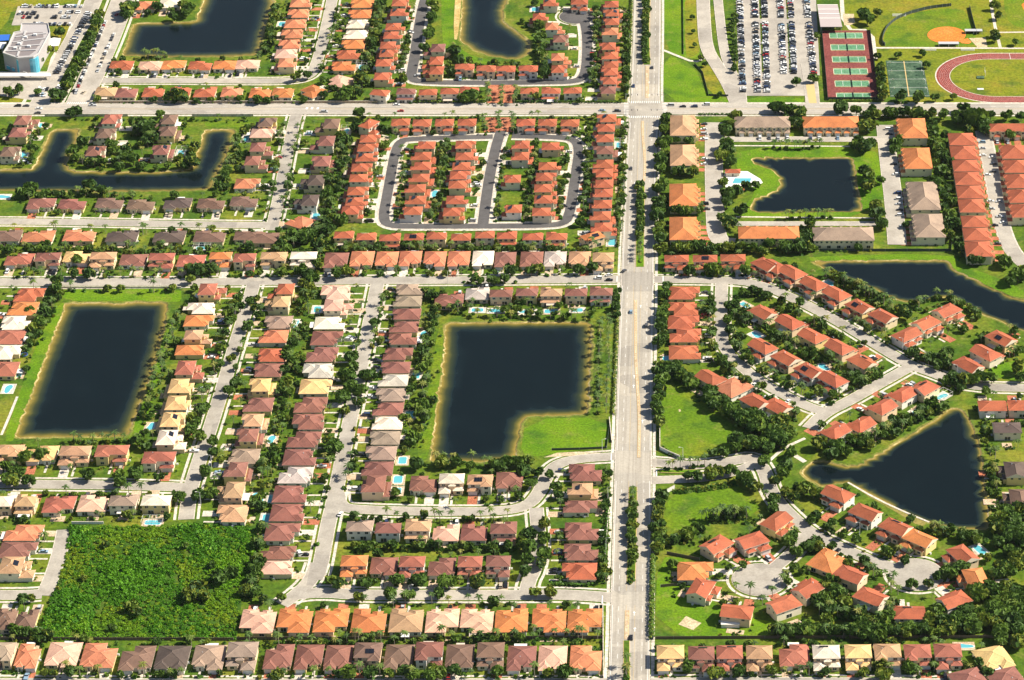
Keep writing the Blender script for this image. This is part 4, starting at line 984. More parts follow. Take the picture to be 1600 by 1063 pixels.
# cars moving on the roads: u, v, heading (0 = along +X), colour, kind, where
for u, v, a, c, k, w in ((986, 998, 90, 'black', 'car', 'driving up the boulevard near the bottom edge'), (975, 425, 60, 'dark grey', 'car', 'turning out of the boulevard at the upper junction'),
    (986, 489, 90, 'pale blue', 'car', 'on the boulevard beside the central lake'), (1010, 511, 90, 'yellow', 'van', 'alone in the right lane of the boulevard'), (990, 136, -90, 'dark blue', 'car', 'waiting above the big crossing'),
    (1019, 107, 90, 'dark grey', 'car', 'driving away up the boulevard past the lawn'), (993, 291, -90, 'white', 'suv', 'beside the tree-filled median of the boulevard'), (986, 265, -90, 'dark grey', 'car', 'in the left lanes below the big crossing'),
    (620, 165, 0, 'white', 'car', 'on the arterial above the gated estate'), (626, 175, 180, 'red', 'car', 'on the arterial below the white car'), (507, 176, 0, 'silver', 'suv', 'entering the upper street from the arterial'),
    (941, 174, 0, 'pale blue', 'car', 'waiting left of the big crossing'), (965, 175, 0, 'dark grey', 'suv', 'at the stop line left of the big crossing'), (1048, 166, 180, 'silver', 'van', 'at the stop line right of the big crossing'),
    (1067, 168, 180, 'black', 'car', 'second in the queue right of the big crossing'), (1085, 168, 180, 'dark blue', 'suv', 'third in the queue right of the big crossing'), (1104, 165, 180, 'white', 'van', 'last in the queue right of the big crossing'),
    (28, 167, 180, 'black', 'suv', 'on the arterial by the top left school gate'), (41, 167, 180, 'yellow', 'car', 'behind the black one on the arterial'), (61, 171, 0, 'white', 'car', 'on the arterial left of the avenue crossing'), (59, 178, 180, 'dark grey', 'car', 'in the lower lane of the arterial at left'),
    (145, 166, 180, 'silver', 'pickup', 'waiting right of the avenue crossing'), (532, 805, 75, 'white', 'car', 'at the foot of the street of round trees'), (952, 431, 20, 'white', 'car', 'in the side street left of the boulevard'),
    (935, 436, 180, 'white', 'suv', 'parked at the mouth of the left cross street'), (952, 439, 0, 'black', 'car', 'leaving the left cross street'), (468, 866, 110, 'white', 'van', 'parked by the lowest house of the round-tree street'),
    (131, 146, 70, 'beige', 'car', 'on the top left avenue near the crossing'), (183, 24, 70, 'red', 'car', 'turning at the top of the left avenue'), (116, 143, 70, 'black', 'car', 'at the stop line of the left avenue')):
    x, y = P(u, v); car(x, y, R(a), '{c} {k} ' + w, None, k, c, True, .17)
# avenue beside the school: kerbside rows
for (u0, v0, u1, v1, n, p) in ((153, 112, 178, 55, 15, .8), (119, 146, 165, 36, 34, .8), (150, 90, 164, 60, 0, 0)):
    for i in range(n):
        if crng.random() < p:
            f = i / max(1, n - 1); x, y = P(u0 + (u1 - u0) * f, v0 + (v1 - v0) * f); car(x, y, math.atan2(P(u1, v1)[1] - P(u0, v0)[1], P(u1, v1)[0] - P(u0, v0)[0]) + (math.pi if crng.random() < .3 else 0), '{c} {k} at the kerb of the top left avenue', 'cars along the left avenue', z=.16)
for (u0, v0, u1, v1, n) in ((88, 116, 138, 22, 30),):
    for i in range(n):
        if crng.random() < .85:
            f = i / (n - 1); x, y = P(u0 + (u1 - u0) * f, v0 + (v1 - v0) * f); car(x, y, R(5 if crng.random() < .6 else 185), '{c} {k} in the tree-lined slanting drive beside the school', 'cars beside the school', z=.16)
for v, u0, u1, n, p in ((11, 36, 128, 30, .85), (22, 32, 66, 10, .6), (20, 92, 124, 10, .7), (28, 30, 120, 26, .4), (39, 50, 110, 16, .6), (141, 62, 74, 5, .9), (150, 58, 70, 5, .8), (138, 92, 102, 4, .8), (148, 90, 100, 4, .8)):
    for i in range(n):
        if crng.random() < p:
            x, y = P(u0 + (u1 - u0) * i / max(1, n - 1), v); car(x, y, R(90 if crng.random() < .5 else -90), '{c} {k} in a lot around the grey school', 'cars in the school lots', z=.16)
# the big car park at the top: six files nosed in to the planted strips
for u0, u1, lab in ((1156, 1160, 'leftmost'), (1179, 1183, 'second'), (1194, 1198, 'third'), (1219, 1225, 'fourth'), (1235, 1241, 'fifth'), (1260, 1272, 'rightmost')):
    n = 66
    for i in range(n):
        v = -8 + i * 2.35 * (.9 + .2 * i / n)
        if v > (146 if u0 < 1200 else 116) or 30 < v < 37 and u0 > 1165: continue
        if crng.random() < (.94 if u0 > 1170 else .9) and not (v < 96 and u0 < 1160 and crng.random() < .1):
            x, y = P(u0 + (u1 - u0) * v / 120, v); car(x + crng.uniform(-.3, .3), y, (0 if crng.random() < .5 else math.pi) + crng.uniform(-.04, .04), '{c} {k} in the ' + lab + ' file of the big upper car park', 'cars in the big car park', z=.17)
CARS.sort(key=lambda c: -pxm(c[1]) - (1 if c[7] else 0))
rest = MB(); restcol = []
for i, (x, y, rot, lab, grp, kind, cc, parts, z) in enumerate(CARS):
    if i < 296:
        if parts:
            root = link('car', None, loc=(x, y, z), rot=rot, label=lab, cat='car', group=grp)
            b, g, w = CARM[kind]; link('body', b, root, colour=cc); link('windows', g, root)
            a, ww = CARK[kind][3:]
            for sx in (-1, 1):
                for sy in (-1, 1): link('wheel', w, root, loc=(sx * a * .62, sy * (ww - .06), .33))
        else: link('car', CARONE[kind], None, loc=(x, y, z), rot=rot, colour=cc, label=lab, cat='car', group=grp)
    else:
        m = {'car_paint': 'rest_paint'}; b, g, w, a, ww = CARK[kind]; c, s = math.cos(rot), math.sin(rot)
        for src, gl in ((b, None), (g, 'glass')):
            for f in src.f: rest.face([(x + c * src.v[j][0] - s * src.v[j][1], y + s * src.v[j][0] + c * src.v[j][1], z + src.v[j][2]) for j in f], 'glass' if gl else 'painted'); restcol.append(cc)
if rest.f:
    t = NT('rest_car_paint'); at = t.n('ShaderNodeAttribute', attribute_name='paint'); t.l(at.outputs['Color'], t.b.inputs['Base Color']); t.b.inputs['Roughness'].default_value = .25
    rest.mats = ['rest_car_paint' if m == 'painted' else m for m in rest.mats]
    me = rest.mesh('parked_cars'); a = me.attributes.new('paint', 'FLOAT_COLOR', 'FACE'); a.data.foreach_set('color', np.array([(*c, 1) for c in restcol], np.float32).ravel())
    link('parked_cars', me, kind='stuff')
print('cars', len(CARS))
# planted strips of the big car park, painted bays
mb = MB()
for u0, u1 in ((1186, 1191), (1228, 1234)):
    for v0, v1 in ((-20, 30), (38, 114)):
        q = [P(u0 + (u1 - u0) * v0 / 120, v0), P(u0 + 3 + (u1 - u0) * v0 / 120, v0), P(u0 + 3 + (u1 - u0) * v1 / 120, v1), P(u0 + (u1 - u0) * v1 / 120, v1)]
        mb.face([(*p, .2) for p in q], 'yard_grass')
for s in ('1146,-20 1149,-20 1154,122 1151,122', '1274,-20 1279,-20 1287,118 1283,118'): mb.face([(*p, .2) for p in PP(s)], 'yard_grass')
mb.build('planted_strip', kind='structure')
mb = MB()
for u0, u1 in ((1156, 1160), (1179, 1183), (1194, 1198), (1219, 1225), (1235, 1241)):
    for v in np.arange(-10, 146 if u0 < 1200 else 116, 2.35):
        c = P(u0 + (u1 - u0) * v / 120, v + 1.1); mb.obox((c[0] - 2.6, c[1]), (c[0] + 2.6, c[1]), .14, .14, .15, 'white_paint')
mb.build('bay_markings', kind='structure')
#CARS_END

# ------------------------------------------------------------------ plants
def quads_at(c, n, size, rng, bend=.25):
    """leaf clumps: square faces at centres c with normals n"""
    m = len(c); n = n + rng.normal(0, .45, (m, 3)); n /= np.linalg.norm(n, axis=1)[:, None] + 1e-9
    a = np.cross(n, rng.normal(0, 1, (m, 3))); a /= np.linalg.norm(a, axis=1)[:, None] + 1e-9; b = np.cross(n, a)
    s = (size * rng.uniform(.65, 1.35, m))[:, None]; k = (rng.uniform(.7, 1.3, m))[:, None]
    v = np.stack([c - a * s - b * s * k * .6, c + a * s * .8 - b * s * k, c + a * s + b * s * k * .7, c - a * s * .7 + b * s * k], 1)
    return v.reshape(-1, 3), np.arange(m * 4).reshape(-1, 4)
def crown_arrays(seed, nq, lobes=7, flat=.78, size=.26, open_=.0):
    rng = np.random.default_rng(seed)
    L = rng.normal(0, 1, (lobes, 3)); L /= np.linalg.norm(L, axis=1)[:, None]; L *= rng.uniform(.25, .62, (lobes, 1)); L[:, 2] = abs(L[:, 2]) * .9 - .12
    rad = rng.uniform(.42, .6, lobes)
    i = rng.integers(0, lobes, nq); d = rng.normal(0, 1, (nq, 3)); d /= np.linalg.norm(d, axis=1)[:, None]; d[:, 2] = np.where(rng.random(nq) < .72, abs(d[:, 2]), d[:, 2])
    c = L[i] + d * (rad[i] * rng.uniform(.72, 1.08, nq))[:, None]
    c[:, 2] *= flat
    v, f = quads_at(c, d, size * np.ones(nq), rng)
    tint = np.repeat(rng.uniform(-.10, .10, nq), 4)
    # twiggy inner mass so the crown is not see-through
    m = nq // 5; i = rng.integers(0, lobes, m); d = rng.normal(0, 1, (m, 3)); d /= np.linalg.norm(d, axis=1)[:, None]
    c = L[i] + d * (rad[i] * .5)[:, None]; c[:, 2] *= flat
    v2, f2 = quads_at(c, d, size * 1.5 * np.ones(m), rng)
    return np.vstack([v, v2]), np.vstack([f, f2 + len(v)]), np.concatenate([tint, np.zeros(len(v2))])
def palm_arrays(seed, nf=13, droop=.75):
    rng = np.random.default_rng(seed); V = []; F = []
    for k in range(nf):
        a = 2 * math.pi * k / nf * 1.0 + rng.uniform(-.2, .2); up = rng.uniform(-.05, .75); ln = rng.uniform(.85, 1.1); w = rng.uniform(.11, .16)
        pr = []
        for t in (0, .3, .65, 1.0):
            r = ln * t * math.cos(up * .7); z = ln * (t * math.sin(up) - droop * t * t * .75)
            ww = w * (0.35, 1.0, .9, .12)[(0, .3, .65, 1.0).index(t)]
            cx, cy = math.cos(a) * r, math.sin(a) * r; px, py = -math.sin(a), math.cos(a)
            pr.append([(cx + px * ww, cy + py * ww, z - ww * .55), (cx, cy, z), (cx - px * ww, cy - py * ww, z - ww * .55)])
        for q in range(3):
            for s in (0, 1):
                b = len(V); V += [pr[q][s], pr[q][s + 1], pr[q + 1][s + 1], pr[q + 1][s]]; F.append((b, b + 1, b + 2, b + 3))
    V = np.array(V); return V, np.array(F), np.zeros(len(V))
def trunk_arrays(r0, r1, h, n=5, bend=.0):
    V = []; F = []
    for z, r in ((0, r0 * 1.25), (.12 * h, r0), (.6 * h, (r0 + r1) / 2), (h, r1)):
        V += [(r * math.cos(2 * math.pi * k / n) + bend * (z / h) ** 2, r * math.sin(2 * math.pi * k / n), z) for k in range(n)]
    for q in range(3):
        for k in range(n): F.append((q * n + k, q * n + (k + 1) % n, (q + 1) * n + (k + 1) % n, (q + 1) * n + k))
    return np.array(V, float), np.array(F)
def limbs(V, F, seed):
    rng = random.Random(seed); V = list(map(tuple, V)); F = list(map(tuple, F))
    for k in range(3):
        a = 2 * math.pi * k / 3 + rng.uniform(-.4, .4); b = len(V)
        for (x, y, z), r in (((0, 0, .42), .04), ((math.cos(a) * .45, math.sin(a) * .45, .85), .018)):
            V += [(x + r, y, z), (x - r * .5, y + r, z), (x - r * .5, y - r, z), (x + r * .2, y - r, z)]
        for i in range(4): F.append((b + i, b + (i + 1) % 4, b + 4 + (i + 1) % 4, b + 4 + i))
    return np.array(V), np.array(F)
BIGC = [crown_arrays(20 + i, 260, 8 + i % 3, .72 + .06 * (i % 4), .22) for i in range(6)]
MIDC = [crown_arrays(40 + i, 90, 6, .75 + .08 * (i % 3), .33) for i in range(5)]
SHRC = [crown_arrays(60 + i, 22, 4, .7, .42) for i in range(5)]
PALC = [palm_arrays(80 + i, 11 + i, .6 + .08 * i) for i in range(5)]
TRK = [limbs(*trunk_arrays(.075, .045, 1.0), i) for i in range(2)]
PTR = [trunk_arrays(.045, .032, 1.0, 5, .05 * i) for i in range(3)]
BIGM = [npmesh('crown', v * (1, 1, 1), f, ['leaf'], tint=t) for v, f, t in BIGC]
MIDM = [npmesh('crown', v, f, ['leaf'], tint=t) for v, f, t in MIDC]
PALM = [npmesh('fronds', v, f, ['palm_leaf']) for v, f, t in PALC]
TRKM = [npmesh('trunk', v, f, ['trunk']) for v, f in TRK]
PTRM = [npmesh('trunk', v, f, ['palm_trunk']) for v, f in PTR]
def whole(c, trunk, cz, cs, ts, mats):
    """crown and trunk of a small distant plant in one mesh"""
    v, f, t = c; tv, tf = trunk; v = v * cs + (0, 0, cz); tv = tv * ts
    return npmesh('plant', np.vstack([v, tv]), np.vstack([f, tf + len(v)]), mats, [0] * len(f) + [1] * len(tf), np.concatenate([t, np.zeros(len(tv))]))
SMALLT = [whole(c, TRK[i % 2], 1.25, 1, (1, 1, 1.1), ['leaf', 'trunk']) for i, c in enumerate(MIDC)]
SMALLP = [whole(c, PTR[i % 3], 2.4, 1, (1, 1, 2.45), ['palm_leaf', 'palm_trunk']) for i, c in enumerate(PALC)]
vr = random.Random(2024)
PLANTS = {'T': [], 'P': [], 'S': []}
def plant(kind, x, y, r, label, group, road=.5, hous=None, force=False, hk=1.0):
    if not force and not free(x, y, road, .35 * r if hous is None else hous): return False
    PLANTS[kind].append((x, y, r, label, group, hk)); return True
def zone(kind, phrase, s, n, jit, r0, r1, road=.5, hous=None, shrubs=0, h=None, force=False):
    """n plants along the polyline s (crown centres in the photograph); kind T, P, S or a mix such as TTP"""
    pts = [P(*map(float, t.split(',')), (h if h is not None else 3.5)) for t in s.split()]
    seg = [math.dist(pts[i], pts[i + 1]) for i in range(len(pts) - 1)]; tot = sum(seg) or 1
    for i in range(n + shrubs):
        k = 'S' if i >= n else kind[vr.randrange(len(kind))]
        d = vr.random() * tot if i >= n or n < 2 else (i + vr.uniform(.15, .85)) / n * tot
        j = 0
        while j < len(seg) - 1 and d > seg[j]: d -= seg[j]; j += 1
        f = d / seg[j] if seg and seg[j] else 0
        b = pts[min(j + 1, len(pts) - 1)]
        x = pts[j][0] + (b[0] - pts[j][0]) * f + vr.gauss(0, jit); y = pts[j][1] + (b[1] - pts[j][1]) * f + vr.gauss(0, jit)
        if k == 'S': plant('S', x, y, vr.uniform(.9, 1.7), '', '', road, 0, force)
        elif k == 'P': plant('P', x, y, vr.uniform(2.2, 3.1), 'palm tree ' + phrase, 'palms ' + phrase, road, hous if hous is not None else 0, force)
        else: plant('T', x, y, vr.uniform(r0, r1), 'leafy tree ' + phrase, 'trees ' + phrase, road, hous, force)
def trees(phrase, s, r=3.6, kind='T'):
    """single trees: 'u,v[,radius in px] ...' crown centres"""
    for t in s.split():
        q = list(map(float, t.split(','))); x, y = P(q[0], q[1], 3.5); rr = q[2] / pxm(y) if len(q) > 2 else r * vr.uniform(.85, 1.15)
        plant(kind, x, y, rr, ('leafy tree ' if kind == 'T' else 'palm tree ') + phrase, ('trees ' if kind == 'T' else 'palms ') + phrase, force=True)
# the boulevard
zone('T', 'in the boulevard median at the top', '1010,-8 1009,30 1008,94', 22, .8, 2.3, 3.0, force=True, shrubs=10)
zone('T', 'in the middle stretch of boulevard median', '1000,284 1000,330 999,368', 15, .6, 2.4, 3.0, force=True, shrubs=8)
zone('P', 'at the foot of the middle boulevard median', '1000,372 999,404', 5, .5, 2, 2, force=True, shrubs=14)
zone('T', 'in the lower boulevard median', '988,782 988,830 987,880', 13, .6, 2.4, 3.0, force=True, shrubs=10)
zone('P', 'at the ends of the lower boulevard median', '988,762 989,790', 3, .4, 2, 2, force=True, shrubs=16); zone('S', '', '986,880 986,905', 14, .9, 1, 1, force=True)
zone('P', 'in the median at the bottom edge', '979,1030 979,1058', 3, .3, 2, 2, force=True, shrubs=14)
zone('T', 'along the boulevard beside the tan townhouses', '1040,178 1035,205 1033,235 1032,268', 14, 1.6, 3.2, 4.4, 1.5, shrubs=16)
zone('T', 'along the boulevard beside the orange townhouses', '1032,278 1031,310 1030,345 1030,378 1034,392', 17, 1.8, 3.4, 4.8, 1.5, shrubs=20)
zone('T', 'along the boulevard below the upper right junction', '1044,445 1040,470 1036,500 1032,540', 17, 1.4, 2.6, 3.6, 1, shrubs=26)
zone('T', 'along the boulevard beside the round park', '1032,552 1029,590 1028,630 1028,668', 15, 1.6, 3.0, 4.2, .8, shrubs=14)
zone('T', 'along the boulevard beside the lower right lawns', '1030,770 1028,800 1027,835 1026,866', 13, 1.4, 2.9, 4.0, .8, shrubs=14)
zone('T', 'along the boulevard left of the top stretch', '980,20 979,60 977,80 976,110 973,140', 12, 1.4, 2.2, 3.6, .8, shrubs=30)
zone('TPS', 'on the boulevard edge of the gated estate', '975,190 972,240 970,290 967,350 962,385', 16, 1.2, 1.8, 3, .8, shrubs=60)
zone('T', 'beside the boulevard left of the central junction', '963,450 962,480 958,495', 7, 1.2, 2, 3, .8, shrubs=14)
zone('P', 'in the double file right of the central lake', '951,492 950,560 948,640', 20, .6, 2, 2, .4); zone('P', 'in the double file right of the central lake', '937,500 936,560 933,640', 17, .8, 2, 2, .4, shrubs=20)
zone('TS', 'between the boulevard and the lower left column', '949,728 948,760 945,800 941,860 938,905', 16, 1, 1.8, 2.8, .5, shrubs=50)
# strips of thick planting between back gardens
zone('TTP', 'in the jungle strip left of the gated estate', '531,212 526,260 520,300 508,335 498,380 490,425', 46, 3.2, 2.6, 4.4, .5, 0, shrubs=90)
zone('TTP', 'in the jungle strip left of the gated estate', '430,390 450,372 470,375 500,360 520,345', 24, 4, 2.8, 4.6, .5, 0, shrubs=50)
zone('TPS', 'in the thicket between the two left streets', '479,442 470,500 456,535 446,590 437,640 428,690 416,740 408,800 402,860', 74, 2.4, 2.2, 3.8, .5, 0, shrubs=170)
zone('TPT', 'between the houses and the central lake', '679,452 677,500 668,540 664,590 660,640 652,690', 44, 2.6, 2.2, 3.6, .5, .4, shrubs=90)
zone('TPS', 'in the hedge row below the gated estate', '515,386 600,386 700,386 800,386 880,387 925,384', 58, 1.6, 2.0, 3.2, .5, -.6, shrubs=200)
zone('TPS', 'between the upper left back gardens', '5,386 100,387 200,386 300,388 400,387', 50, 1.8, 2.0, 3.4, .5, -.4, shrubs=150)
zone('TS', 'between the back gardens of the lower rows', '545,850 620,850 700,850 800,850', 30, 1.4, 1.8, 2.8, .5, -.4, shrubs=110)
zone('PPT', 'between lower back gardens left of the boulevard', '430,1000 500,998 600,996 700,993 760,990 810,990 880,988 940,992', 34, 1.4, 1.8, 2.6, .5, -.4, shrubs=110)
zone('T', 'along the back of the big car park verge', '1146,20 1146,60 1148,110', 14, .6, 2, 2.6, -2)
# street trees
trees('in the street of big round trees', '547,560,13 541,590,15 572,587,12 535,622,13 562,612,13 560,628,11 522,700,15 553,575,10 548,604,12 515,690,10 585,505,9 540,640,8 508,745,8')
trees('along the palm-lined left street', '340,569,11 370,598,12 357,612,10 317,640,12 297,672,13 312,682,12 332,690,10 334,707,9 320,737,11 281,778,13 310,775,12 330,772,12 357,491,9 375,480,9 350,520,9 345,545,9 300,650,8 345,717,8 362,560,8 308,660,9 390,470,8 398,480,8')
zone('PT', 'along the palm-lined left street', '395,462 372,545 352,620', 26, 2.2, 2, 3, .6, 0, shrubs=30); zone('PTP', 'along the palm-lined left street', '375,462 350,545 325,625', 24, 2, 2, 3, .6, 0, shrubs=30)
zone('PTS', 'lining the street of big round trees', '600,452 590,500 575,560 560,640', 24, 1.2, 1.6, 2.4, .5, 0, shrubs=26); zone('PTS', 'lining the street of big round trees', '556,650 545,720 535,775', 18, 1.2, 1.4, 2.2, .5, 0, shrubs=20)
zone('PTS', 'left of the street of big round trees', '572,462 560,530 545,590 530,660 515,740 500,820 490,880', 34, 1.6, 1.5, 2.6, .5, 0, shrubs=50)
trees('in front of the row above the long bottom street', '572,911,11 610,927,12 620,906,13 638,930,12 657,907,13 698,911,15 687,928,10 747,911,15 560,932,9 770,938,9 530,912,12 518,905,9')
trees('in the dark avenue below the looping street', '826,836,14 826,856,14 824,876,13 820,893,10 851,818,11 849,842,12 850,866,13 846,880,11 837,924,9 860,926,11 815,848,10')
zone('P', 'along the long bottom street', '560,936 700,936 800,937', 8, 1, 2, 2, .3, shrubs=16)
zone('PTP', 'on the looping street below the central lake', '545,805 640,806 720,806 800,805', 18, 1, 1.6, 2.4, .4, shrubs=30); zone('PTS', 'on the looping street below the central lake', '640,788 720,786 800,782 832,770', 20, 2, 1.8, 2.6, .4, shrubs=30)
trees('by the bend below the central lake', '817,738,14 808,722,12 830,755,11 840,738,9 826,720,10 858,740,8 868,760,9 872,772,8')
trees('on the south bank of the central lake', '690,722,12 712,722,11 735,728,9 780,728,12 793,722,12 650,726,12 770,722,8 640,690,9')
zone('P', 'on the south bank of the central lake', '660,722 700,712 740,716 790,722', 9, 1.4, 2, 2, .2, shrubs=14)
zone('P', 'in gardens above the central lake', '690,482 740,488 800,490 860,492 925,492', 16, 1.6, 2, 2, .3, .2, shrubs=50); zone('T', 'in gardens above the central lake', '700,480 745,478 800,484 870,490 930,488', 12, 1.5, 1.8, 3, .3, .4)
zone('PTT', 'on the cross street north of the central lake', '670,432 700,428 720,432 760,440 800,432 840,430', 22, 1.2, 2.2, 3.4, -1.0, 0, shrubs=20)
trees('before the north row of the cross street', '525,428,10 540,424,9 480,432,11 470,424,10 490,440,11 475,445,9 442,426,9 800,424,12 842,420,9 830,424,9 925,418,9 905,422,9 310,424,15 328,420,12 297,437,8 295,420,9 90,445,8 120,407,9 115,428,9 137,425,8 140,430,9')
zone('PTT', 'at the kerb of the left cross street', '20,447 90,447 300,449 380,446', 9, .8, 1.8, 2.8, .4, .2, shrubs=20); zone('PTT', 'at the kerb of the left cross street', '20,434 120,434 220,434 330,434 430,433', 22, .5, 1.5, 2.3, .3, .2, shrubs=20)
zone('PPT', 'before the upper left row of front gardens', '20,428 100,428 200,426 300,428 400,424 470,420', 26, 1.4, 1.4, 2.4, .4, .3, shrubs=60)
zone('PT', 'before the row of front gardens north of the central lake', '540,424 640,424 740,424 850,424 940,424', 18, 1.2, 1.4, 2.4, .4, .3, shrubs=60)
# left square lake
trees('between left edge houses and the square lake', '87,452,10 76,470,9 70,492,11 62,505,12 50,512,9 88,440,10 58,520,8 45,485,8')
zone('TPT', 'between left edge houses and the square lake', '92,452 80,480 66,505 50,530 40,545', 16, 2, 2, 3, .3, .3, shrubs=24)
zone('PTP', 'along the right bank of the square lake', '276,490 266,515 256,545 246,580 236,610 228,640 222,672', 34, 1.8, 1.8, 2.8, .2, .4, shrubs=50)
zone('P', 'below the square lake', '110,684 150,684 190,683 215,682', 8, .9, 2, 2, .2, shrubs=40)
trees('in front gardens below the square lake', '40,716,13 65,712,11 30,740,13 20,752,13 45,752,10 138,742,12 186,740,9 212,742,14 187,754,11 12,750,12 8,728,9 215,690,11 250,745,8')
zone('PTS', 'along the lower left cross street', '60,768 120,768 200,766 260,766', 8, 1, 1.4, 2, .3, shrubs=20)
# upper left lake
zone('TPT', 'on the south bank of the winding lake', '30,303 60,306 110,300 150,299 190,304 220,303', 18, 1.6, 2, 3.4, .2, .2, shrubs=36)
trees('on the south bank of the winding lake', '47,298,14 35,302,10 140,293,12 158,298,9')
zone('TPT', 'on the lake peninsula', '110,245 130,250 160,255 200,258 240,262 290,262 300,240 310,215', 44, 2.6, 2, 3.6, .2, .2, shrubs=80)
zone('TPT', 'in the middle of the lake peninsula', '210,200 230,210 225,195 240,215 190,240 185,222', 26, 3, 2.4, 4.2, .3, .2, shrubs=30)
trees('in the middle of the lake peninsula', '228,205,16 215,195,11 240,218,10 175,228,12 195,248,9 208,252,11 300,255,13 115,240,11 128,222,9')
zone('TPT', 'left of the upper street by the lake', '375,215 365,245 355,270 345,296', 24, 2.4, 2, 3.2, .2, .2, shrubs=40)
zone('TPT', 'between lake and left edge houses', '62,190 50,215 45,245 30,255', 16, 2, 1.8, 3, .2, .2, shrubs=30)
zone('PPT', 'along the upper street', '470,190 458,240 450,290 438,340', 26, 1.4, 1.8, 2.8, .3, .2, shrubs=30); zone('PPT', 'along the upper street', '448,190 436,240 428,290 415,335', 24, 2, 1.8, 3, .3, .2, shrubs=30)
zone('PTS', 'along the upper left cross street', '20,338 120,340 220,342 330,343 400,342', 24, 1, 1.4, 2.2, .3, .2, shrubs=40); zone('PTS', 'along the upper left cross street', '20,354 120,355 220,357 330,357 400,358', 24, 1, 1.4, 2.2, .3, .2, shrubs=40)
# gated estate
zone('PTS', 'inside the gated estate along its west drive', '592,225 585,265 578,300 568,340', 18, 1.2, 1.5, 2.4, .3, 0, shrubs=40); zone('PTS', 'inside the gated estate along its west drive', '632,230 628,270 625,310 620,338', 14, 1.2, 1.5, 2.4, .3, 0, shrubs=20)
zone('TPT', 'between the inner columns of the gated estate', '694,215 692,250 686,290 678,335', 22, 1.5, 1.8, 3, .3, 0, shrubs=50); zone('TPT', 'between the right inner columns of the gated estate', '838,215 836,250 828,290 822,335', 20, 1.5, 1.8, 2.8, .3, 0, shrubs=50)
zone('PTS', 'in the middle of the gated estate', '788,225 785,262 780,300 772,340', 14, 1, 1.5, 2.4, .3, 0, shrubs=30); zone('PTT', 'on the east drive of the gated estate', '884,222 880,262 876,300 870,338', 18, 1.4, 1.6, 2.8, .3, 0, shrubs=30); zone('PTT', 'on the east drive of the gated estate', '921,200 918,250 915,300 910,350', 26, 1.4, 1.8, 3, .3, 0, shrubs=40)
zone('PTT', 'before the gated estate north row', '620,203 700,203 740,203', 12, .9, 1.4, 2.2, .3, 0, shrubs=20); zone('PTT', 'before the gated estate north row', '820,203 860,203 905,204', 10, .9, 1.4, 2.2, .3, 0, shrubs=20)
zone('P', 'at the red brick gateway of the gated estate', '757,180 756,190 758,200 760,205', 6, .6, 2, 2, -3, 0, shrubs=8); zone('P', 'at the red brick gateway of the gated estate', '779,176 779,188 779,200', 6, .5, 2, 2, -9, 0, shrubs=12); zone('P', 'at the red brick gateway of the gated estate', '800,178 802,190 803,204', 6, .6, 2, 2, -3, 0, shrubs=8)
zone('P', 'at the red brick gateway of the north estate', '762,132 762,146 762,158', 8, .6, 2, 2, -3, 0, shrubs=8); zone('P', 'at the red brick gateway of the north estate', '783,136 784,150 784,160', 6, .5, 2, 2, -9, 0, shrubs=8); zone('P', 'at the red brick gateway of the north estate', '806,134 806,146 805,158', 8, .6, 2, 2, -3, 0, shrubs=8)
trees('beside the north estate gateway', '737,152,13 728,155,9 723,152,8 850,118,11 815,108,7 836,150,8 712,82,10 716,98,9 705,112,8')
zone('PTS', 'on the arterial verge above the gated estate', '560,181 620,180 700,180 760,179', 16, .8, 1.4, 2.2, 1.2, 0, shrubs=40); zone('PTS', 'on the arterial verge above the gated estate', '810,180 880,180 960,180', 12, .8, 1.4, 2.2, 1.2, 0, shrubs=40)
trees('at the gated estate north-west corner', '562,179,10 556,200,10 545,220,9 540,250,8 598,202,8 600,228,8')
# north estate and streets
zone('TTP', 'between the top street and the north estate', '596,-5 590,30 585,60 578,85 570,110 562,140', 40, 2, 2.2, 3.8, .3, 0, shrubs=70)
trees('by the bend of the arterial, upper left', '540,150,15 555,145,12 530,152,9 565,128,11 278,154,15 262,152,8 505,148,7 402,156,8 480,118,8 463,121,8 205,14,13 196,25,9 200,12,10')
zone('TPT', 'between the top left lake and gardens', '430,5 428,30 420,60 410,85', 26, 1.8, 2, 3.4, .2, .2, shrubs=40); zone('P', 'below the top left lake', '222,86 240,84 262,84', 8, 1, 2, 2, .2, 0, shrubs=30)
trees('above the top left lake', '200,18,13 247,12,9 285,10,9 295,15,9 270,27,8 290,22,8')
zone('TPS', 'along the top street', '512,10 500,50 490,80 478,110', 24, 1.6, 1.6, 2.6, .3, .1, shrubs=34); zone('TPS', 'along the top street', '530,10 520,50 510,85 500,110', 24, 1.4, 1.6, 2.6, .3, .1, shrubs=34)
zone('TPS', 'along the street below the top left lake', '170,118 240,117 320,118 400,118', 22, 1.2, 1.6, 2.6, .3, .2, shrubs=30); zone('TPT', 'in gardens along the arterial, upper left', '160,158 220,157 300,157 400,156 480,157', 20, 1, 1.6, 3, .6, .2, shrubs=60)
zone('TPS', 'along the dark west drive of the north estate', '640,10 634,50 628,90 622,120', 20, 1.4, 1.6, 2.6, .3, 0, shrubs=30); zone('T', 'on the lawn left of the top middle lake', '676,10 674,35 670,58', 7, 1.2, 2.4, 3.6, .3, 0)
trees('left of the top middle lake', '676,8,9 674,30,10 668,55,9 662,75,8')
zone('TTP', 'below the top middle lake', '700,70 720,90 740,97 780,98 815,96', 16, 1.4, 1.8, 3, .2, 0, shrubs=30); zone('TTP', 'right of the top middle lake', '838,55 848,70 852,90 848,110 835,20', 24, 2, 2.2, 3.8, .2, 0, shrubs=36)
zone('TTP', 'on the right side of the north estate', '932,10 930,50 928,90 926,130', 36, 1.6, 2, 3.2, .3, 0, shrubs=50)
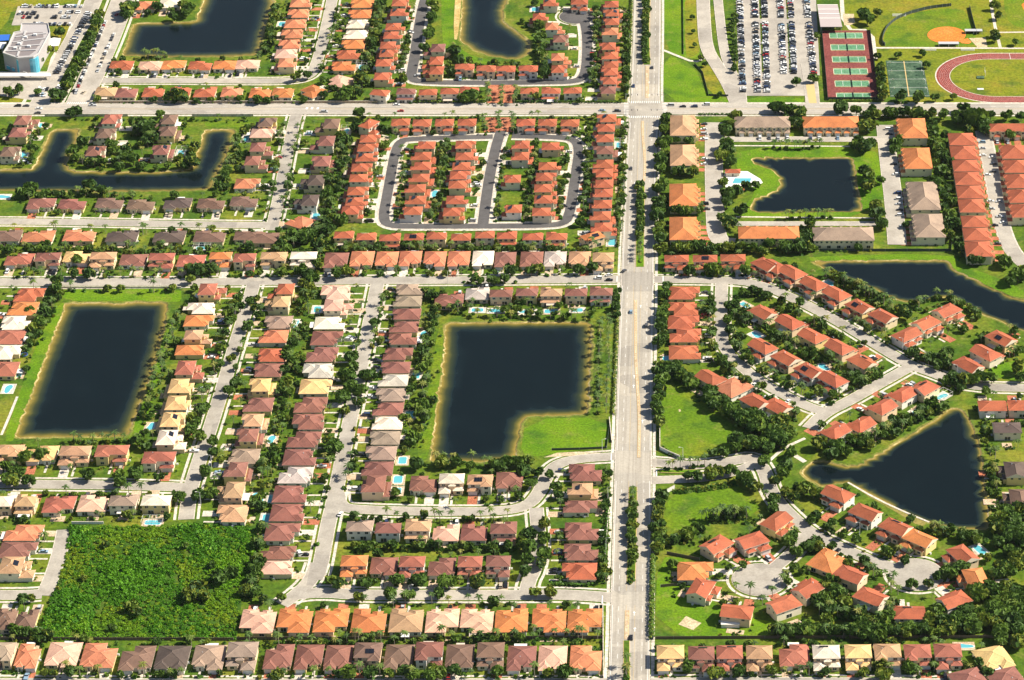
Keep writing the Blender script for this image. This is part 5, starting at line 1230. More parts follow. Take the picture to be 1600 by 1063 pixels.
# school corner
zone('T', 'in the strip between drive and avenue by the school', '155,20 148,45 138,68 126,92 112,118 105,140', 30, 1.1, 2.6, 3.8, -9, force=False, shrubs=10)
trees('around the grey school', '95,52,9 75,78,8 62,95,7 85,152,11 104,137,9 98,150,8 110,118,9 58,142,6 30,140,8 12,142,8 20,146,7 118,175,9 110,178,8 250,178,7', 3)
zone('TPS', 'above the winding lake along the arterial', '105,182 130,180 300,182 390,183', 8, 1, 1.6, 2.6, 1, .3, shrubs=30)
# townhouses, right
zone('T', 'on the arterial verge above the townhouses', '1200,168 1230,172 1255,174', 9, .8, 3.0, 4.4, -2, -2, shrubs=10)
trees('on the arterial verge above the townhouses', '1212,170,13 1232,174,11 1246,180,11 1240,192,10 1250,196,9 1315,170,14 1338,174,9')
trees('between tan and brown townhouse blocks', '1150,185,11 1144,196,9 1132,205,12 1137,235,14 1128,245,12 1142,254,10 1134,226,10')
zone('T', 'along the arterial above the square lake corner', '1350,178 1380,178 1420,176 1460,180', 14, 1.4, 3.2, 4.4, 1, 0, shrubs=16)
trees('at the upper right corner of the square lake', '1354,200,16 1350,232,13 1342,222,9 1360,225,9 1335,226,8 1400,225,10 1408,220,9 1397,234,9')
trees('beside the upper right townhouses', '1497,186,14 1522,190,20 1535,196,15 1475,180,9 1548,180,8 1573,182,9 1596,182,8 1540,205,10 1578,212,9 1505,170,9 1512,205,9')
zone('T', 'in the dark belt left of the stepped terrace', '1458,190 1462,225 1470,260 1474,300 1480,340 1485,372', 34, 2.6, 3.0, 4.6, .5, 0, shrubs=30)
zone('T', 'at the foot of the stepped terrace', '1500,385 1515,400 1530,408 1545,410', 9, 2, 2.6, 3.8, .5, 0); trees('near the north-east lake', '1570,411,11 1590,432,14 1578,440,9 1597,425,10 1520,408,10')
trees('on the right bank of the square lake', '1352,270,10 1358,278,11 1360,294,11 1370,322,12 1372,335,11 1378,350,12 1366,338,9 1352,290,8 1377,280,7')
zone('P', 'on the top bank of the square lake', '1205,224 1240,226 1265,226 1285,222', 14, .8, 2, 2, .2, 0, shrubs=14); zone('P', 'below the square lake', '1225,336 1255,334 1280,333 1298,334', 14, .9, 2, 2, .2, 0, shrubs=14)
trees('left of the square lake', '1137,306,13 1150,300,12 1165,290,8 1137,350,14 1128,340,9 1158,332,11 1180,288,7 1130,285,8 1135,318,10')
zone('T', 'between the lower townhouses and the side street', '1050,388 1090,384 1130,386 1170,386 1195,390', 24, 1.6, 2.4, 3.8, .4, -.2, shrubs=50); zone('T', 'in the dark gap below the square lake townhouses', '1205,384 1235,388 1260,386 1262,360 1255,345', 16, 2.2, 2.8, 4.2, .4, -.2, shrubs=20)
zone('T', 'between the boulevard townhouse blocks', '1052,330 1072,328 1090,330', 7, 1.2, 2.8, 3.8, .5, 0); zone('T', 'between the boulevard townhouse blocks', '1052,268 1075,268 1095,266', 7, 1.2, 2.6, 3.6, .5, 0); zone('T', 'between the boulevard townhouse blocks', '1050,217 1070,217 1085,217', 4, 1, 2.2, 2.8, .5, 0)
zone('TPS', 'before the side street row right of the boulevard', '1060,424 1110,424 1160,424', 11, 1, 1.8, 2.8, .4, 0, shrubs=22)
trees('before the side street row right of the boulevard', '1077,424,9 1112,422,11 1122,424,9 1166,424,10')
# upper lake closes
zone('PPT', 'on the south bank of the upper right lake', '1290,422 1320,438 1350,452 1375,466 1392,478', 34, 1.8, 2, 3, -.2, .2, shrubs=50)
trees('on the south bank of the upper right lake', '1410,486,12 1418,492,9 1340,446,9 1310,434,9')
zone('PPT', 'around the point of the upper right lake', '1425,478 1445,466 1475,458 1495,465 1515,480 1530,492', 20, 1.6, 2, 2.8, -.2, .2, shrubs=44)
DIAG = dict(jit=2.6, r0=1.9, r1=3.4, road=.4, hous=.1)
zone('TPT', 'lining the diagonal street', '1160,446 1215,466 1290,508 1340,540', 26, shrubs=50, **DIAG); zone('TPT', 'lining the diagonal street', '1190,430 1240,452 1320,494 1390,535', 28, shrubs=50, **DIAG)
zone('TPT', 'behind the south side of the diagonal street', '1160,470 1180,500 1215,520 1260,545 1310,568', 44, shrubs=80, **DIAG)
zone('TPT', 'along the curved close right of the boulevard', '1140,460 1138,500 1150,540 1180,570 1240,608 1280,618', 46, shrubs=60, **DIAG); zone('TPT', 'along the curved close right of the boulevard', '1112,455 1110,500 1115,545 1140,580 1180,605 1250,648', 44, shrubs=70, **DIAG)
zone('TPT', 'by the cross road above the triangular lake', '1290,628 1330,605 1375,580 1330,592 1360,590', 36, shrubs=50, **DIAG)
zone('TPT', 'between the north bank houses and triangular lake', '1320,690 1360,682 1400,664 1440,640 1465,632', 50, shrubs=70, **DIAG)
trees('between the north bank houses and triangular lake', '1278,694,14 1310,700,14 1300,710,11 1325,705,9 1348,690,12 1360,695,9 1445,640,9 1455,630,10')
zone('TPT', 'by the junction right of the diagonal street', '1420,545 1450,560 1470,555 1490,575 1480,590 1500,598', 36, shrubs=40, **DIAG)
trees('above the triangular lake by the right road', '1490,590,12 1505,595,13 1520,594,12 1535,590,12 1550,592,10 1475,560,12 1465,570,9 1590,577,11 1595,590,9 1540,610,8 1500,605,8 1480,552,10')
zone('TPT', 'near the right edge by the far road', '1500,510 1530,515 1560,545 1590,550 1580,510', 16, shrubs=34, **DIAG)
zone('T', 'on the right bank of the triangular lake', '1548,720 1550,735 1552,755 1549,765', 7, 1.2, 2, 3, .2, .2, shrubs=30); zone('TPT', 'right of the triangular lake', '1542,660 1546,690 1555,710 1556,780', 10, 1.2, 1.6, 2.4, .2, .2, shrubs=40)
trees('around the west end of the triangular lake', '1228,730,14 1222,738,10 1236,708,10 1212,752,10 1228,770,9 1256,764,14 1272,770,10 1248,762,10 1280,772,8 1211,778,9 1240,775,9')
# the dark grove
zone('T', 'in the dark grove beside the round park', '1040,566 1055,580 1072,588 1080,606 1118,624 1130,630 1150,650 1175,672 1200,670 1215,650', 27, 2.6, 3.4, 5.0, .8, .1, shrubs=30)
zone('T', 'in the dark grove beside the round park', '1145,640 1165,655 1190,662 1215,662 1230,680 1210,690 1180,690 1160,690', 28, 4.0, 3.6, 5.6, .8, .1, shrubs=30)
trees('along the entry road of the lower close', '1150,700,10 1130,706,9 1115,706,8 1170,695,10 1110,742,13 1090,746,10 1125,738,12 1142,736,10 1075,744,9 1165,748,14 1172,756,12 1195,720,12 1200,700,12 1180,760,9')
zone('P', 'along the entry road of the lower close', '1033,726 1058,728 1088,722 1110,720', 6, .6, 2, 2, -3, 0, shrubs=10); zone('S', '', '1030,716 1050,722 1090,722 1150,712', 60, .8, 1, 1); zone('S', '', '1060,762 1100,758 1150,750', 60, .8, 1, 1)
# lower closes
zone('T', 'on the lower right lawn by the boulevard', '1045,842 1065,838 1085,826 1098,820', 12, 1.8, 2.4, 3.6, .5, .2, shrubs=20); zone('PTP', 'on the lower right lawn', '1105,808 1125,806 1150,800 1168,806', 20, 2, 2, 3, .4, .2, shrubs=40)
DI2 = dict(jit=2.6, r0=1.9, r1=3.6, road=.4, hous=.1)
zone('TPT', 'lining the lower right close', '1195,760 1215,800 1260,845 1320,872 1390,890', 34, shrubs=44, **DI2); zone('TPT', 'lining the lower right close', '1225,770 1250,800 1300,835 1360,862 1440,872', 34, shrubs=44, **DI2)
trees('in the middle of the lower close', '1240,884,8 1160,880,7 1139,884,6 1263,855,13 1232,848,13 1245,862,10 1297,905,10 1290,918,13 1305,925,14 1320,940,12 1310,905,10 1425,912,9 1275,805,9 1300,815,8 1415,875,8 1382,858,8 1450,910,8 1467,900,9')
trees('around the left turning circle of the close', '1150,917,9 1172,926,10 1207,924,9 1222,908,8 1150,893,7 1228,897,8', kind='P')
zone('P', 'in the right turning circle of the lower close', '1365,892 1380,900 1395,905 1400,920', 8, 1.6, 2, 2, -2, .1); 
zone('TTP', 'in the belt below the lower right closes', '1205,985 1240,985 1280,980 1320,985 1370,985 1420,982 1460,984', 48, 2.4, 2.6, 4.6, .4, .1, shrubs=90)
zone('TTP', 'between the lower close gardens', '1275,930 1300,950 1330,955 1340,965 1380,965 1400,940', 40, 3, 2.4, 4.2, .4, .1, shrubs=50)
zone('T', 'in the dense wood at the lower right edge', '1500,890 1530,930 1560,900 1590,880 1580,830 1570,810 1590,850', 60, 5, 3.4, 5.2, .4, .2, shrubs=40)
zone('T', 'in the dense wood at the lower right edge', '1450,960 1480,975 1520,970 1560,960 1590,960 1590,920 1550,990 1590,1000', 70, 5, 3.4, 5.2, .4, .2, shrubs=40)
zone('TTP', 'behind the houses below the triangular lake', '1450,820 1480,826 1510,836 1540,836', 20, 2, 2.2, 3.6, .2, .2, shrubs=36)
zone('TP', 'in front gardens of the bottom-edge row', '60,1052 150,1050 250,1052 350,1052 440,1052 560,1050 680,1052 760,1050 860,1050', 40, 1.6, 1.8, 3.6, .4, .1, shrubs=70)
trees('at the bottom edge left of the boulevard', '110,1048,12 545,1052,14 580,1050,13 645,1055,12 672,1056,12 880,1052,15 432,1055,12 778,1045,8 70,1050,8')
trees('at the bottom edge right of the boulevard', '1075,1040,12 1118,1052,13 1155,1050,11 1290,1048,8 1350,1050,9 1375,1040,11 1380,1055,13 1420,1042,11 1205,1045,9 1530,1035,9 1545,1050,10 1460,1038,8')
zone('TP', 'in front gardens of the bottom-edge row at right', '1060,1046 1160,1046 1260,1046 1400,1044 1500,1046', 18, 1.4, 1.6, 2.8, .4, .1, shrubs=50)
zone('TTP', 'along the left side of the vacant lot', '12,975 40,985 60,992 75,985', 10, 1.6, 2.2, 3.4, .4, .1, shrubs=40); trees('by the vacant lot', '35,935,9 48,932,7 395,906,12 405,880,12 398,925,9 410,935,9 440,932,8 402,845,9 360,895,13 340,900,10')
trees('growing inside the vacant lot', '307,922,17 296,930,13 318,930,12 166,848,7 205,948,11 216,955,8 175,978,7 345,905,10 290,850,6 250,880,6 130,900,6 330,880,7')
zone('S', '', '108,830 100,870 88,920 76,970', 40, 1.4, 1, 1); zone('TPT', 'along the right side of the vacant lot', '404,830 402,860 398,900 385,930', 18, 2, 2.4, 4, .4, .1, shrubs=40)
# courts and fields
trees('around the tennis courts and track', '1356,32,10 1348,24,10 1372,19,7 1372,86,6 1404,85,6 1442,82,6 1375,110,9 1377,125,9 1378,140,9 1408,153,10 1434,154,11 1462,152,7 1380,152,9 1489,150,6 1245,128,8 1270,123,8 1587,65,6 1555,60,8 1553,52,7 1555,10,8 1560,25,7 1276,55,6 1448,100,6', 2.5)
zone('T', 'between the tennis and basketball courts', '1374,96 1376,115 1380,135 1384,150', 10, .9, 2, 3, .2)
zone('S', '', '1395,156 1420,157 1450,157', 30, 1, 1, 1)
trees('on the lawn right of the top boulevard', '1082,24,4 1083,46,4 1085,67,4 1124,145,5 1102,98,5 1095,88,5', 2)

# gardens: every house gets planting in front, at the back and along the sides
for h in HOUSES:
    lab = ' at house ' + h['short'] if not h.get('town') else ' by the ' + h['short']
    hw, hd = h['hw'], h['hd']
    def put(kind, lx, ly, r, word, rd=.4):
        x, y = h['W'](lx, ly)
        plant(kind, x, y, r, word + lab, 'garden trees' if kind == 'T' else 'garden palms', rd, .1 if kind != 'S' else -.1)
    far = pxm(h['y']) < 2.5
    for _ in range(2):
        lx = vr.uniform(-hw, hw)
        if abs(lx - h['fx']) < 3.2: continue
        q = vr.random()
        if q < .45: put('P', lx, -hd - vr.uniform(1, 5), vr.uniform(1.7, 2.6), 'palm')
        elif q < .7: put('T', lx, -hd - vr.uniform(2, 6), vr.uniform(1.5, 2.8), 'leafy tree')
    for _ in range(7): put('S', vr.uniform(-hw, hw), -hd - vr.uniform(-.5, 2.2), vr.uniform(.5, 1.1), '') if True else None
    for _ in range(2):
        q = vr.random(); lx = vr.uniform(-hw, hw)
        if q < .35: put('P', lx, hd + vr.uniform(1.5, 5), vr.uniform(1.8, 2.6), 'palm')
        elif q < .7: put('T', lx, hd + vr.uniform(2.5, 6), vr.uniform(1.6, 2.9), 'leafy tree')
    for _ in range(9): put('S', vr.uniform(-hw, hw), hd + vr.uniform(.5, 6), vr.uniform(.6, 1.3), '')
    for _ in range(8): put('S', vr.choice([-1, 1]) * (hw + vr.uniform(.2, 1.2)), vr.uniform(-hd, hd), vr.uniform(.45, .9), '')

def lumps2(x, y): return math.sin(x * .045 + 2) * math.sin(y * .05 + 1)
def heap(name, items, arrs, mats, fac, spread=None):
    """the small remainder of a kind, joined"""
    VV = []; FF = []; MI = []; TT = []; off = 0
    for x, y, r, hk in items:
        V, F, M, T = arrs[vr.randrange(len(arrs))]; a = vr.uniform(0, 6.28); c, s = math.cos(a), math.sin(a)
        W_ = V * r; Z = W_[:, 2] * hk
        VV.append(np.stack([x + c * W_[:, 0] - s * W_[:, 1], y + s * W_[:, 0] + c * W_[:, 1], Z + .05], 1)); FF.append(F + off); MI.append(M); TT.append(T + (vr.random() if spread is None else spread * (1 + lumps2(x, y)) + vr.uniform(0, .25))); off += len(V)
    if VV: link(name, npmesh(name, np.vstack(VV), np.vstack(FF), mats, np.concatenate(MI), np.concatenate(TT)), kind='stuff')
def packed(c, trunk, cz, th):
    v, f, t = c; tv, tf = trunk; tv = tv * (1, 1, th); v = v + (0, 0, cz)
    return np.vstack([v, tv]), np.vstack([f, tf + len(v)]), np.array([0] * len(f) + [1] * len(tf)), np.concatenate([t, np.zeros(len(tv))])
for k in 'TP': PLANTS[k].sort(key=lambda p: -p[2] * pxm(p[1]))
NT_IND = 300
def proj(x, y):
    zc = (y - CAMY) * math.cos(PITCH) + H * math.sin(PITCH)
    return CX + FPX * x / zc, CY + FPX * ((CAMY - y) * math.sin(PITCH) + H * math.cos(PITCH)) / zc
def single_out(items, all_items):
    by = {}; tot = {}
    for p in items: by.setdefault(p[3], []).append(p)
    for p in all_items: tot[p[3]] = tot.get(p[3], 0) + 1
    out = {}
    for lab, ps in by.items():
        if len(ps) < 2: continue
        q = [proj(p[0], p[1]) for p in ps]; us = [a for a, _ in q]; vs = [b for _, b in q]
        du, dv = max(us) - min(us), max(vs) - min(vs)
        if tot[lab] == len(ps) and len(ps) <= 25:
            ax, word = (0, 'left') if du > dv else (1, 'top')
            for k, i in enumerate(sorted(range(len(ps)), key=lambda i: q[i][ax])): out[id(ps[i])] = f'{lab}, {ORD[k]} from {word}'
        else:
            rs = sorted(p[2] for p in ps); lo, hi = rs[len(rs) // 3], rs[2 * len(rs) // 3]
            for p, (u, v) in zip(ps, q):
                a = ('left', 'middle', 'right')[min(2, int(3 * (u - min(us)) / max(du, .1)))]; b = ('upper', 'central', 'lower')[min(2, int(3 * (v - min(vs)) / max(dv, .1)))]
                z = 'small ' if p[2] < lo else 'broad ' if p[2] > hi else ''
                out[id(p)] = f'{z}{lab}, {b} {a} part' if max(du, dv) > 12 else z + lab
    return out
LABS = {**single_out(PLANTS['T'][:300], PLANTS['T']), **single_out(PLANTS['P'][:300], PLANTS['P'])}
for i, pl_ in enumerate(PLANTS['T'][:NT_IND]):
    x, y, r, lab, grp, hk = pl_; lab = LABS.get(id(pl_), lab)
    rz = vr.uniform(0, 6.28)
    root = link('tree', None, loc=(x, y, 0), rot=rz, label=lab, cat='tree', group=grp)
    ch = r * .55 + 1.6
    link('trunk', TRKM[i % 2], root, scale=(r * .9, r * .9, ch * 1.0)); link('crown', BIGM[vr.randrange(6)], root, loc=(0, 0, ch), scale=(r, r, r * vr.uniform(.9, 1.2)))
for i, pl_ in enumerate(PLANTS['P'][:300]):
    x, y, r, lab, grp, hk = pl_; lab = LABS.get(id(pl_), lab)
    th = r * vr.uniform(1.9, 2.9)
    root = link('palm_tree', None, loc=(x, y, 0), rot=vr.uniform(0, 6.28), label=lab, cat='palm', group=grp)
    link('trunk', PTRM[0], root, scale=(r * 1.6, r * 1.6, th)); link('fronds', PALM[vr.randrange(5)], root, loc=(0, 0, th), scale=(r, r, r))
heap('trees', [(x, y, r, 1.0) for x, y, r, *_ in PLANTS['T'][NT_IND:]], [packed(c, TRK[i % 2], 1.15, 1.0) for i, c in enumerate(MIDC)], ['leaf', 'trunk'], 1)
heap('palms', [(x, y, r, 1.0) for x, y, r, *_ in PLANTS['P'][300:]], [packed(c, PTR[0], 2.3, 2.3) for c in PALC], ['palm_leaf', 'palm_trunk'], 1)
heap('shrubbery', [(x, y, r, vr.uniform(.7, 1.2)) for x, y, r, *_ in PLANTS['S']], [(v + (0, 0, .35), f, np.zeros(len(f), int), t) for v, f, t in SHRC], ['shrub_leaf'], 1)
print('plants', {k: len(v) for k, v in PLANTS.items()})
# the overgrown lot
poly = PP(SCRUB); xs = [a for a, _ in poly]; ys = [b for _, b in poly]; items = {0: [], 1: []}
def lumps(x, y): return math.sin(x * .11 + 1.3) * math.sin(y * .075 + .4) + .6 * math.sin(x * .05 - y * .06 + .8) + .5 * math.sin(x * .21 + y * .13)
for _ in range(3400):
    x, y = vr.uniform(min(xs), max(xs)), vr.uniform(min(ys), max(ys))
    if inside((x, y), poly):
        k = lumps(x, y)
        items[1 if k + vr.gauss(0, .45) < -.35 else 0].append((x, y, vr.uniform(1.0, 1.7) + max(0, k) * vr.uniform(.4, 1.8), vr.uniform(.6, 1.1)))
SC_ = [(v + (0, 0, .3), f, np.zeros(len(f), int), t) for v, f, t in (crown_arrays(90 + i, 76, 8, .62, .18) for i in range(6))]
heap('undergrowth', items[0], SC_, ['scrub_leaf'], 1, .35); heap('tall_weeds', items[1], SC_, ['weed_leaf'], 1, .35)
#PLANTS_END

# ------------------------------------------------------------------ school, courts and fields
def thing(name, label, cat, u, v, h=0, rot=0, group=None):
    c = P(u, v, h); return link(name, None, loc=(*c, 0), rot=rot, label=label, cat=cat, group=group)
def rel(root, pts): x, y, _ = root.location; return [(a - x, b - y) for a, b in pts]
def prism(mb, poly, z0, z1, mat, top=None):
    poly = ccw(poly); n = len(poly)
    for i in range(n):
        p, q = poly[i], poly[(i + 1) % n]; mb.face([(*p, z0), (*q, z0), (*q, z1), (*p, z1)], mat)
    mb.face([(*p, z1) for p in poly], top or mat)
# the grey school building at the upper left
sch = thing('school_building', 'big flat-roofed grey school building with pale blue glass corner', 'school', 45, 90)
HS = 12.0
def RP(s, h): return rel(sch, [P(*map(float, t.split(',')), h) for t in s.split()])
m = MB(); prism(m, RP('5,84 14,70 22,52 32,50 34,38 75,38 78,52 60,85 52,90 28,92', HS), 0, HS, 'stucco', 'painted'); link('wall', m.mesh('wall'), sch, colour=(.40, .37, .36))
m = MB(); prism(m, RP('10,82 18,69 25,54 36,51 67,50 68,58 54,80 46,86 28,87', HS + .3), HS + .01, HS + .12, 'painted'); link('roof', m.mesh('roof'), sch, colour=(.22, .19, .185))
m = MB(); q = RP('5,84 14,70 22,52 32,50 34,38 75,38 78,52 60,85 52,90 28,92', HS)
for i in range(len(q)): m.obox(q[i], q[(i + 1) % len(q)], .5, HS - .05, HS + .9, 'painted')
link('parapet', m.mesh('parapet'), sch, colour=(.52, .5, .48))
for s in ('40,48 27,88', '20,66 70,60', '14,74 62,70', '24,58 72,52', '9,80 56,78'):
    a, b = RP(s, HS + .5); m = MB(); m.obox(a, b, 1.3, HS + .1, HS + .75, 'painted'); link('roof_rib', m.mesh('roof_rib'), sch, colour=(.46, .44, .43))
c = RP('51,86', HS)[0]; m = MB(); m.cyl((c[0], c[1] - 1, 0), (c[0], c[1] - 1, HS - 1), 4.2, 4.2, 14, 'blue_glass', True); m.build('glass_corner', sch)
for u0, u1, z0, z1, mt in ((8, 14, 1, 3.6, 'blue_glass'), (16, 21, 1, 3.6, 'blue_glass'), (34, 46, 1.2, 3.4, 'glass'), (25, 28, 0, HS - 1, 'blue_glass')):
    a, b = RP(f'{u0},{84 + (u0 - 5) * .35} {u1},{84 + (u1 - 5) * .35}', HS); k = .35
    m = MB(); m.face([(a[0], a[1] - k, z0), (b[0], b[1] - k, z0), (b[0], b[1] - k, z1), (a[0], a[1] - k, z1)], mt); m.obox((a[0], a[1] - k), (b[0], b[1] - k), .25, z1, z1 + .3, 'white_trim'); m.build('window', sch)
for u, v in ((40, 60), (30, 70), (55, 56), (24, 77), (45, 74)):
    c = RP(f'{u},{v}', HS)[0]; m = MB(); m.box(c[0] - 1.2, c[0] + 1.2, c[1] - .9, c[1] + .9, HS + .12, HS + 1.5, 'light_metal'); m.build('roof_unit', sch)
def canopy(label, s, z, colour, name='canopy', posts=True, cat='canopy', th=.3):
    p = [P(*map(float, t.split(',')), z) for t in s.split()]; cx = sum(a for a, _ in p) / len(p); cy = sum(b for _, b in p) / len(p)
    root = link(name, None, loc=(cx, cy, 0), label=label, cat=cat); q = [(a - cx, b - cy) for a, b in p]
    m = MB(); prism(m, q, z - th, z, 'painted'); m.face([(*a, z - th) for a in reversed(ccw(q))], 'painted'); link('roof', m.mesh('roof'), root, colour=colour)
    if posts:
        for a in q: m = MB(); m.box(a[0] * .94 - .12, a[0] * .94 + .12, a[1] * .94 - .12, a[1] * .94 + .12, 0, z - th, 'light_metal'); m.build('post', root)
    return root
canopy('white flat entrance canopy on the right of the grey school', '70,63 84,59 95,60 92,71 84,72 70,71', 4.5, (.8, .78, .75))
canopy('long white covered walkway in front of the school', '-30,114 78,114 80,119 -30,119', 3.4, (.8, .78, .75))
canopy('blue awning at the left of the grey school', '-14,55 16,54 14,63 -14,65', 4, (.03, .13, .5), cat='awning')
canopy('white flat annex roof below the blue awning', '-20,66 10,66 4,76 -20,78', 4, (.78, .76, .73))
path('78,118 88,82 98,84', 5.5, z=1); path('34,142 50,122', 7); path('34,165 48,142', 2.4); path('-10,162 34,163', 2.2); path('128,-8 110,45 80,117', 2); path('175,40 140,100 114,156', 2.2)
canopy('light grey metal-roofed pavilion above the tennis courts', '1277,8 1309,8 1316,42 1282,42', 5, (.45, .38, .36), 'pavilion', cat='pavilion')
pv = bpy.data.objects[[o.name for o in bpy.data.objects if o.name.startswith('pavilion')][0]]
for v in (8, 15, 22, 29):
    a, b = [P(u, v, 5) for u in (1277 + (v - 8) * .15, 1309 + (v - 8) * .2)]; m = MB(); m.obox((a[0] - pv.location.x, a[1] - pv.location.y), (b[0] - pv.location.x, b[1] - pv.location.y), 1.0, 5.01, 5.25, 'white_trim'); m.build('roof_rib', pv)
# tennis
fill(PP('1284.5,48 1359,48 1372.5,156 1294,156'), .1, 'red_court', 'tennis_ground')
def lines(mb, x0, x1, y0, y1, z, w, mat):
    for a, b in (((x0, y0), (x1, y0)), ((x0, y1), (x1, y1))): mb.face([(a[0], a[1] - w, z), (b[0], b[1] - w, z), (b[0], b[1] + w, z), (a[0], a[1] + w, z)], mat)
    for a, b in (((x0, y0), (x0, y1)), ((x1, y0), (x1, y1))): mb.face([(a[0] - w, a[1], z), (a[0] + w, a[1], z), (b[0] + w, b[1], z), (b[0] - w, b[1], z)], mat)
for i in range(6):
    v = 56 + i * 18.4 + i * i * .1; a, b = P(1296.5 + i * 2.2, v + 4.6), P(1347.5 + i * 2.5, v - 4.6)
    x, y = (a[0] + b[0]) / 2, (a[1] + b[1]) / 2; hx, hy = abs(b[0] - a[0]) / 2, 5.2
    root = link('tennis_court', None, loc=(x, y, .12), label=f'green tennis court on the red ground, {ORD[i]} from the top', cat='tennis court', group='tennis courts')
    m = MB(); m.face([(-hx, -hy, .01), (hx, -hy, .01), (hx, hy, .01), (-hx, hy, .01)], 'green_court'); m.build('court_surface', root)
    m = MB(); lines(m, -hx, hx, -hy, hy, .03, .22, 'sand'); lines(m, -hx * .54, hx * .54, -hy * .75, hy * .75, .035, .1, 'white_paint'); lines(m, -hx, hx, -hy * .75, hy * .75, .033, .1, 'white_paint'); m.build('court_lines', root)
    m = MB(); m.obox((0, -hy - .6), (0, hy + .6), .06, .05, 1.0, 'chain_net'); m.build('net', root)
    for s in (-1, 1): m = MB(); m.cyl((0, s * (hy + .6), 0), (0, s * (hy + .6), 1.1), .06, .06, 6, 'metal', True); m.build('post', root)
# basketball
fill(PP('1384,95 1441,95 1453,152 1391,152'), .1, 'dark_court', 'basketball_ground')
mb = MB(); mb.face([(*p, .13) for p in PP('1411.5,96 1413,96 1421,151 1419.5,151')], 'yellow_paint')
for i in range(5):
    v = 98 + i * 13; a, b = P(1386 + i * 1.6, v), P(1442 + i * 2.6, v); mb.obox(a, b, .2, .125, .135, 'white_paint')
mb.build('court_lines', kind='structure')
for i in range(4):
    for sd_, u in ((1, 1387 + i * 2), (-1, 1440 + i * 3)):
        root = thing('basketball_hoop', f"white curved basketball hoop post, {'left' if sd_ > 0 else 'right'} side of dark court, {ORD[i]} from top", 'hoop', u, 104 + i * 13.5, group='basketball hoops')
        m = MB(); pr = [(0, 0, 0), (0, 0, 2.2), (sd_ * .5, 0, 3.2), (sd_ * 1.6, 0, 3.7)]
        for a, b in zip(pr, pr[1:]): m.cyl(a, b, .13, .13, 6, 'white_trim')
        m.build('post', root); m = MB(); m.box(sd_ * 1.6 - .05, sd_ * 1.6 + .05, -.9, .9, 2.9, 4.0, 'white_trim'); m.build('backboard', root)
        m = MB(); n = 10
        for k in range(n): m.cyl((sd_ * 1.95 + .23 * math.cos(k * .628), .23 * math.sin(k * .628), 3.05), (sd_ * 1.95 + .23 * math.cos(k * .628 + .628), .23 * math.sin(k * .628 + .628), 3.05), .025, .025, 4, 'yellow_plastic')
        m.build('rim', root)
# running track: a straight-sided oval running on beyond the picture
c0 = P(1521, 122); ro = abs(P(1521, 84)[1] - P(1521, 160.5)[1]) / 2; ri = ro - 9.2; cy = (P(1521, 84)[1] + P(1521, 160.5)[1]) / 2; cx = P(1462, 116)[0] + ro; L = 86
def oval(r): return [(cx + r * math.cos(a), cy + r * math.sin(a)) for a in np.linspace(math.pi / 2, 3 * math.pi / 2, 30)] + [(cx + L + r * math.cos(a), cy + r * math.sin(a)) for a in np.linspace(-math.pi / 2, math.pi / 2, 30)]
mb = MB(); o, i_ = oval(ro), oval(ri); n = len(o)
for k in range(n): mb.face([(*o[k], .12), (*o[(k + 1) % n], .12), (*i_[(k + 1) % n], .12), (*i_[k], .12)], 'track_red')
mb.build('running_track', kind='structure'); mb = MB()
for r, w in ((ro + .4, .45), (ri - .2, .25)):
    a, b = oval(r - w), oval(r + w)
    for k in range(n): mb.face([(*a[k], .14), (*a[(k + 1) % n], .14), (*b[(k + 1) % n], .14), (*b[k], .14)], 'concrete')
for j in range(1, 7):
    a, b = oval(ri + j * 1.22 - .03), oval(ri + j * 1.22 + .03)
    for k in range(n): mb.face([(*a[k], .135), (*a[(k + 1) % n], .135), (*b[(k + 1) % n], .135), (*b[k], .135)], 'white_paint')
for t_ in (.25, .5, .75): x = cx + 60 * t_; mb.obox((x, cy + ri), (x, cy + ro), .25, .13, .15, 'white_paint')
mb.build('track_lines', kind='structure')
fill(oval(ri - .6), .11, 'field_grass', 'playing_field'); fill([(cx + 50 + 26 * math.cos(a) * (1 + .1 * math.sin(3 * a)), cy + 11 * math.sin(a)) for a in np.linspace(0, 6.2, 26)], .13, 'dry_grass', 'worn_turf')
root = thing('goal', 'white field goal frame on the grass inside the track', 'goal', 1539, 117)
m = MB(); m.cyl((0, -3, 0), (0, -3, 4.5), .1, .1, 6, 'white_trim'); m.build('post', root); m = MB(); m.cyl((0, 3, 0), (0, 3, 4.5), .1, .1, 6, 'white_trim'); m.build('post', root); m = MB(); m.cyl((0, -3, 2.6), (0, 3, 2.6), .1, .1, 6, 'white_trim'); m.build('crossbar', root)
x, y = P(1532, 122); m = MB(); m.box(-2.6, 2.6, -2, 2, .15, .7, 'dark_court'); o = m.build('landing_mat', label='dark landing mat on the grass inside the track', cat='mat'); o.location = (x, y, 0)
x, y = P(1532, 140); m = MB(); m.box(-2.2, 2.2, -1.2, 1.2, .15, .45, 'light_metal'); o = m.build('landing_mat', label='pale mat lying by the lower edge of the infield', cat='mat'); o.location = (x, y, 0)
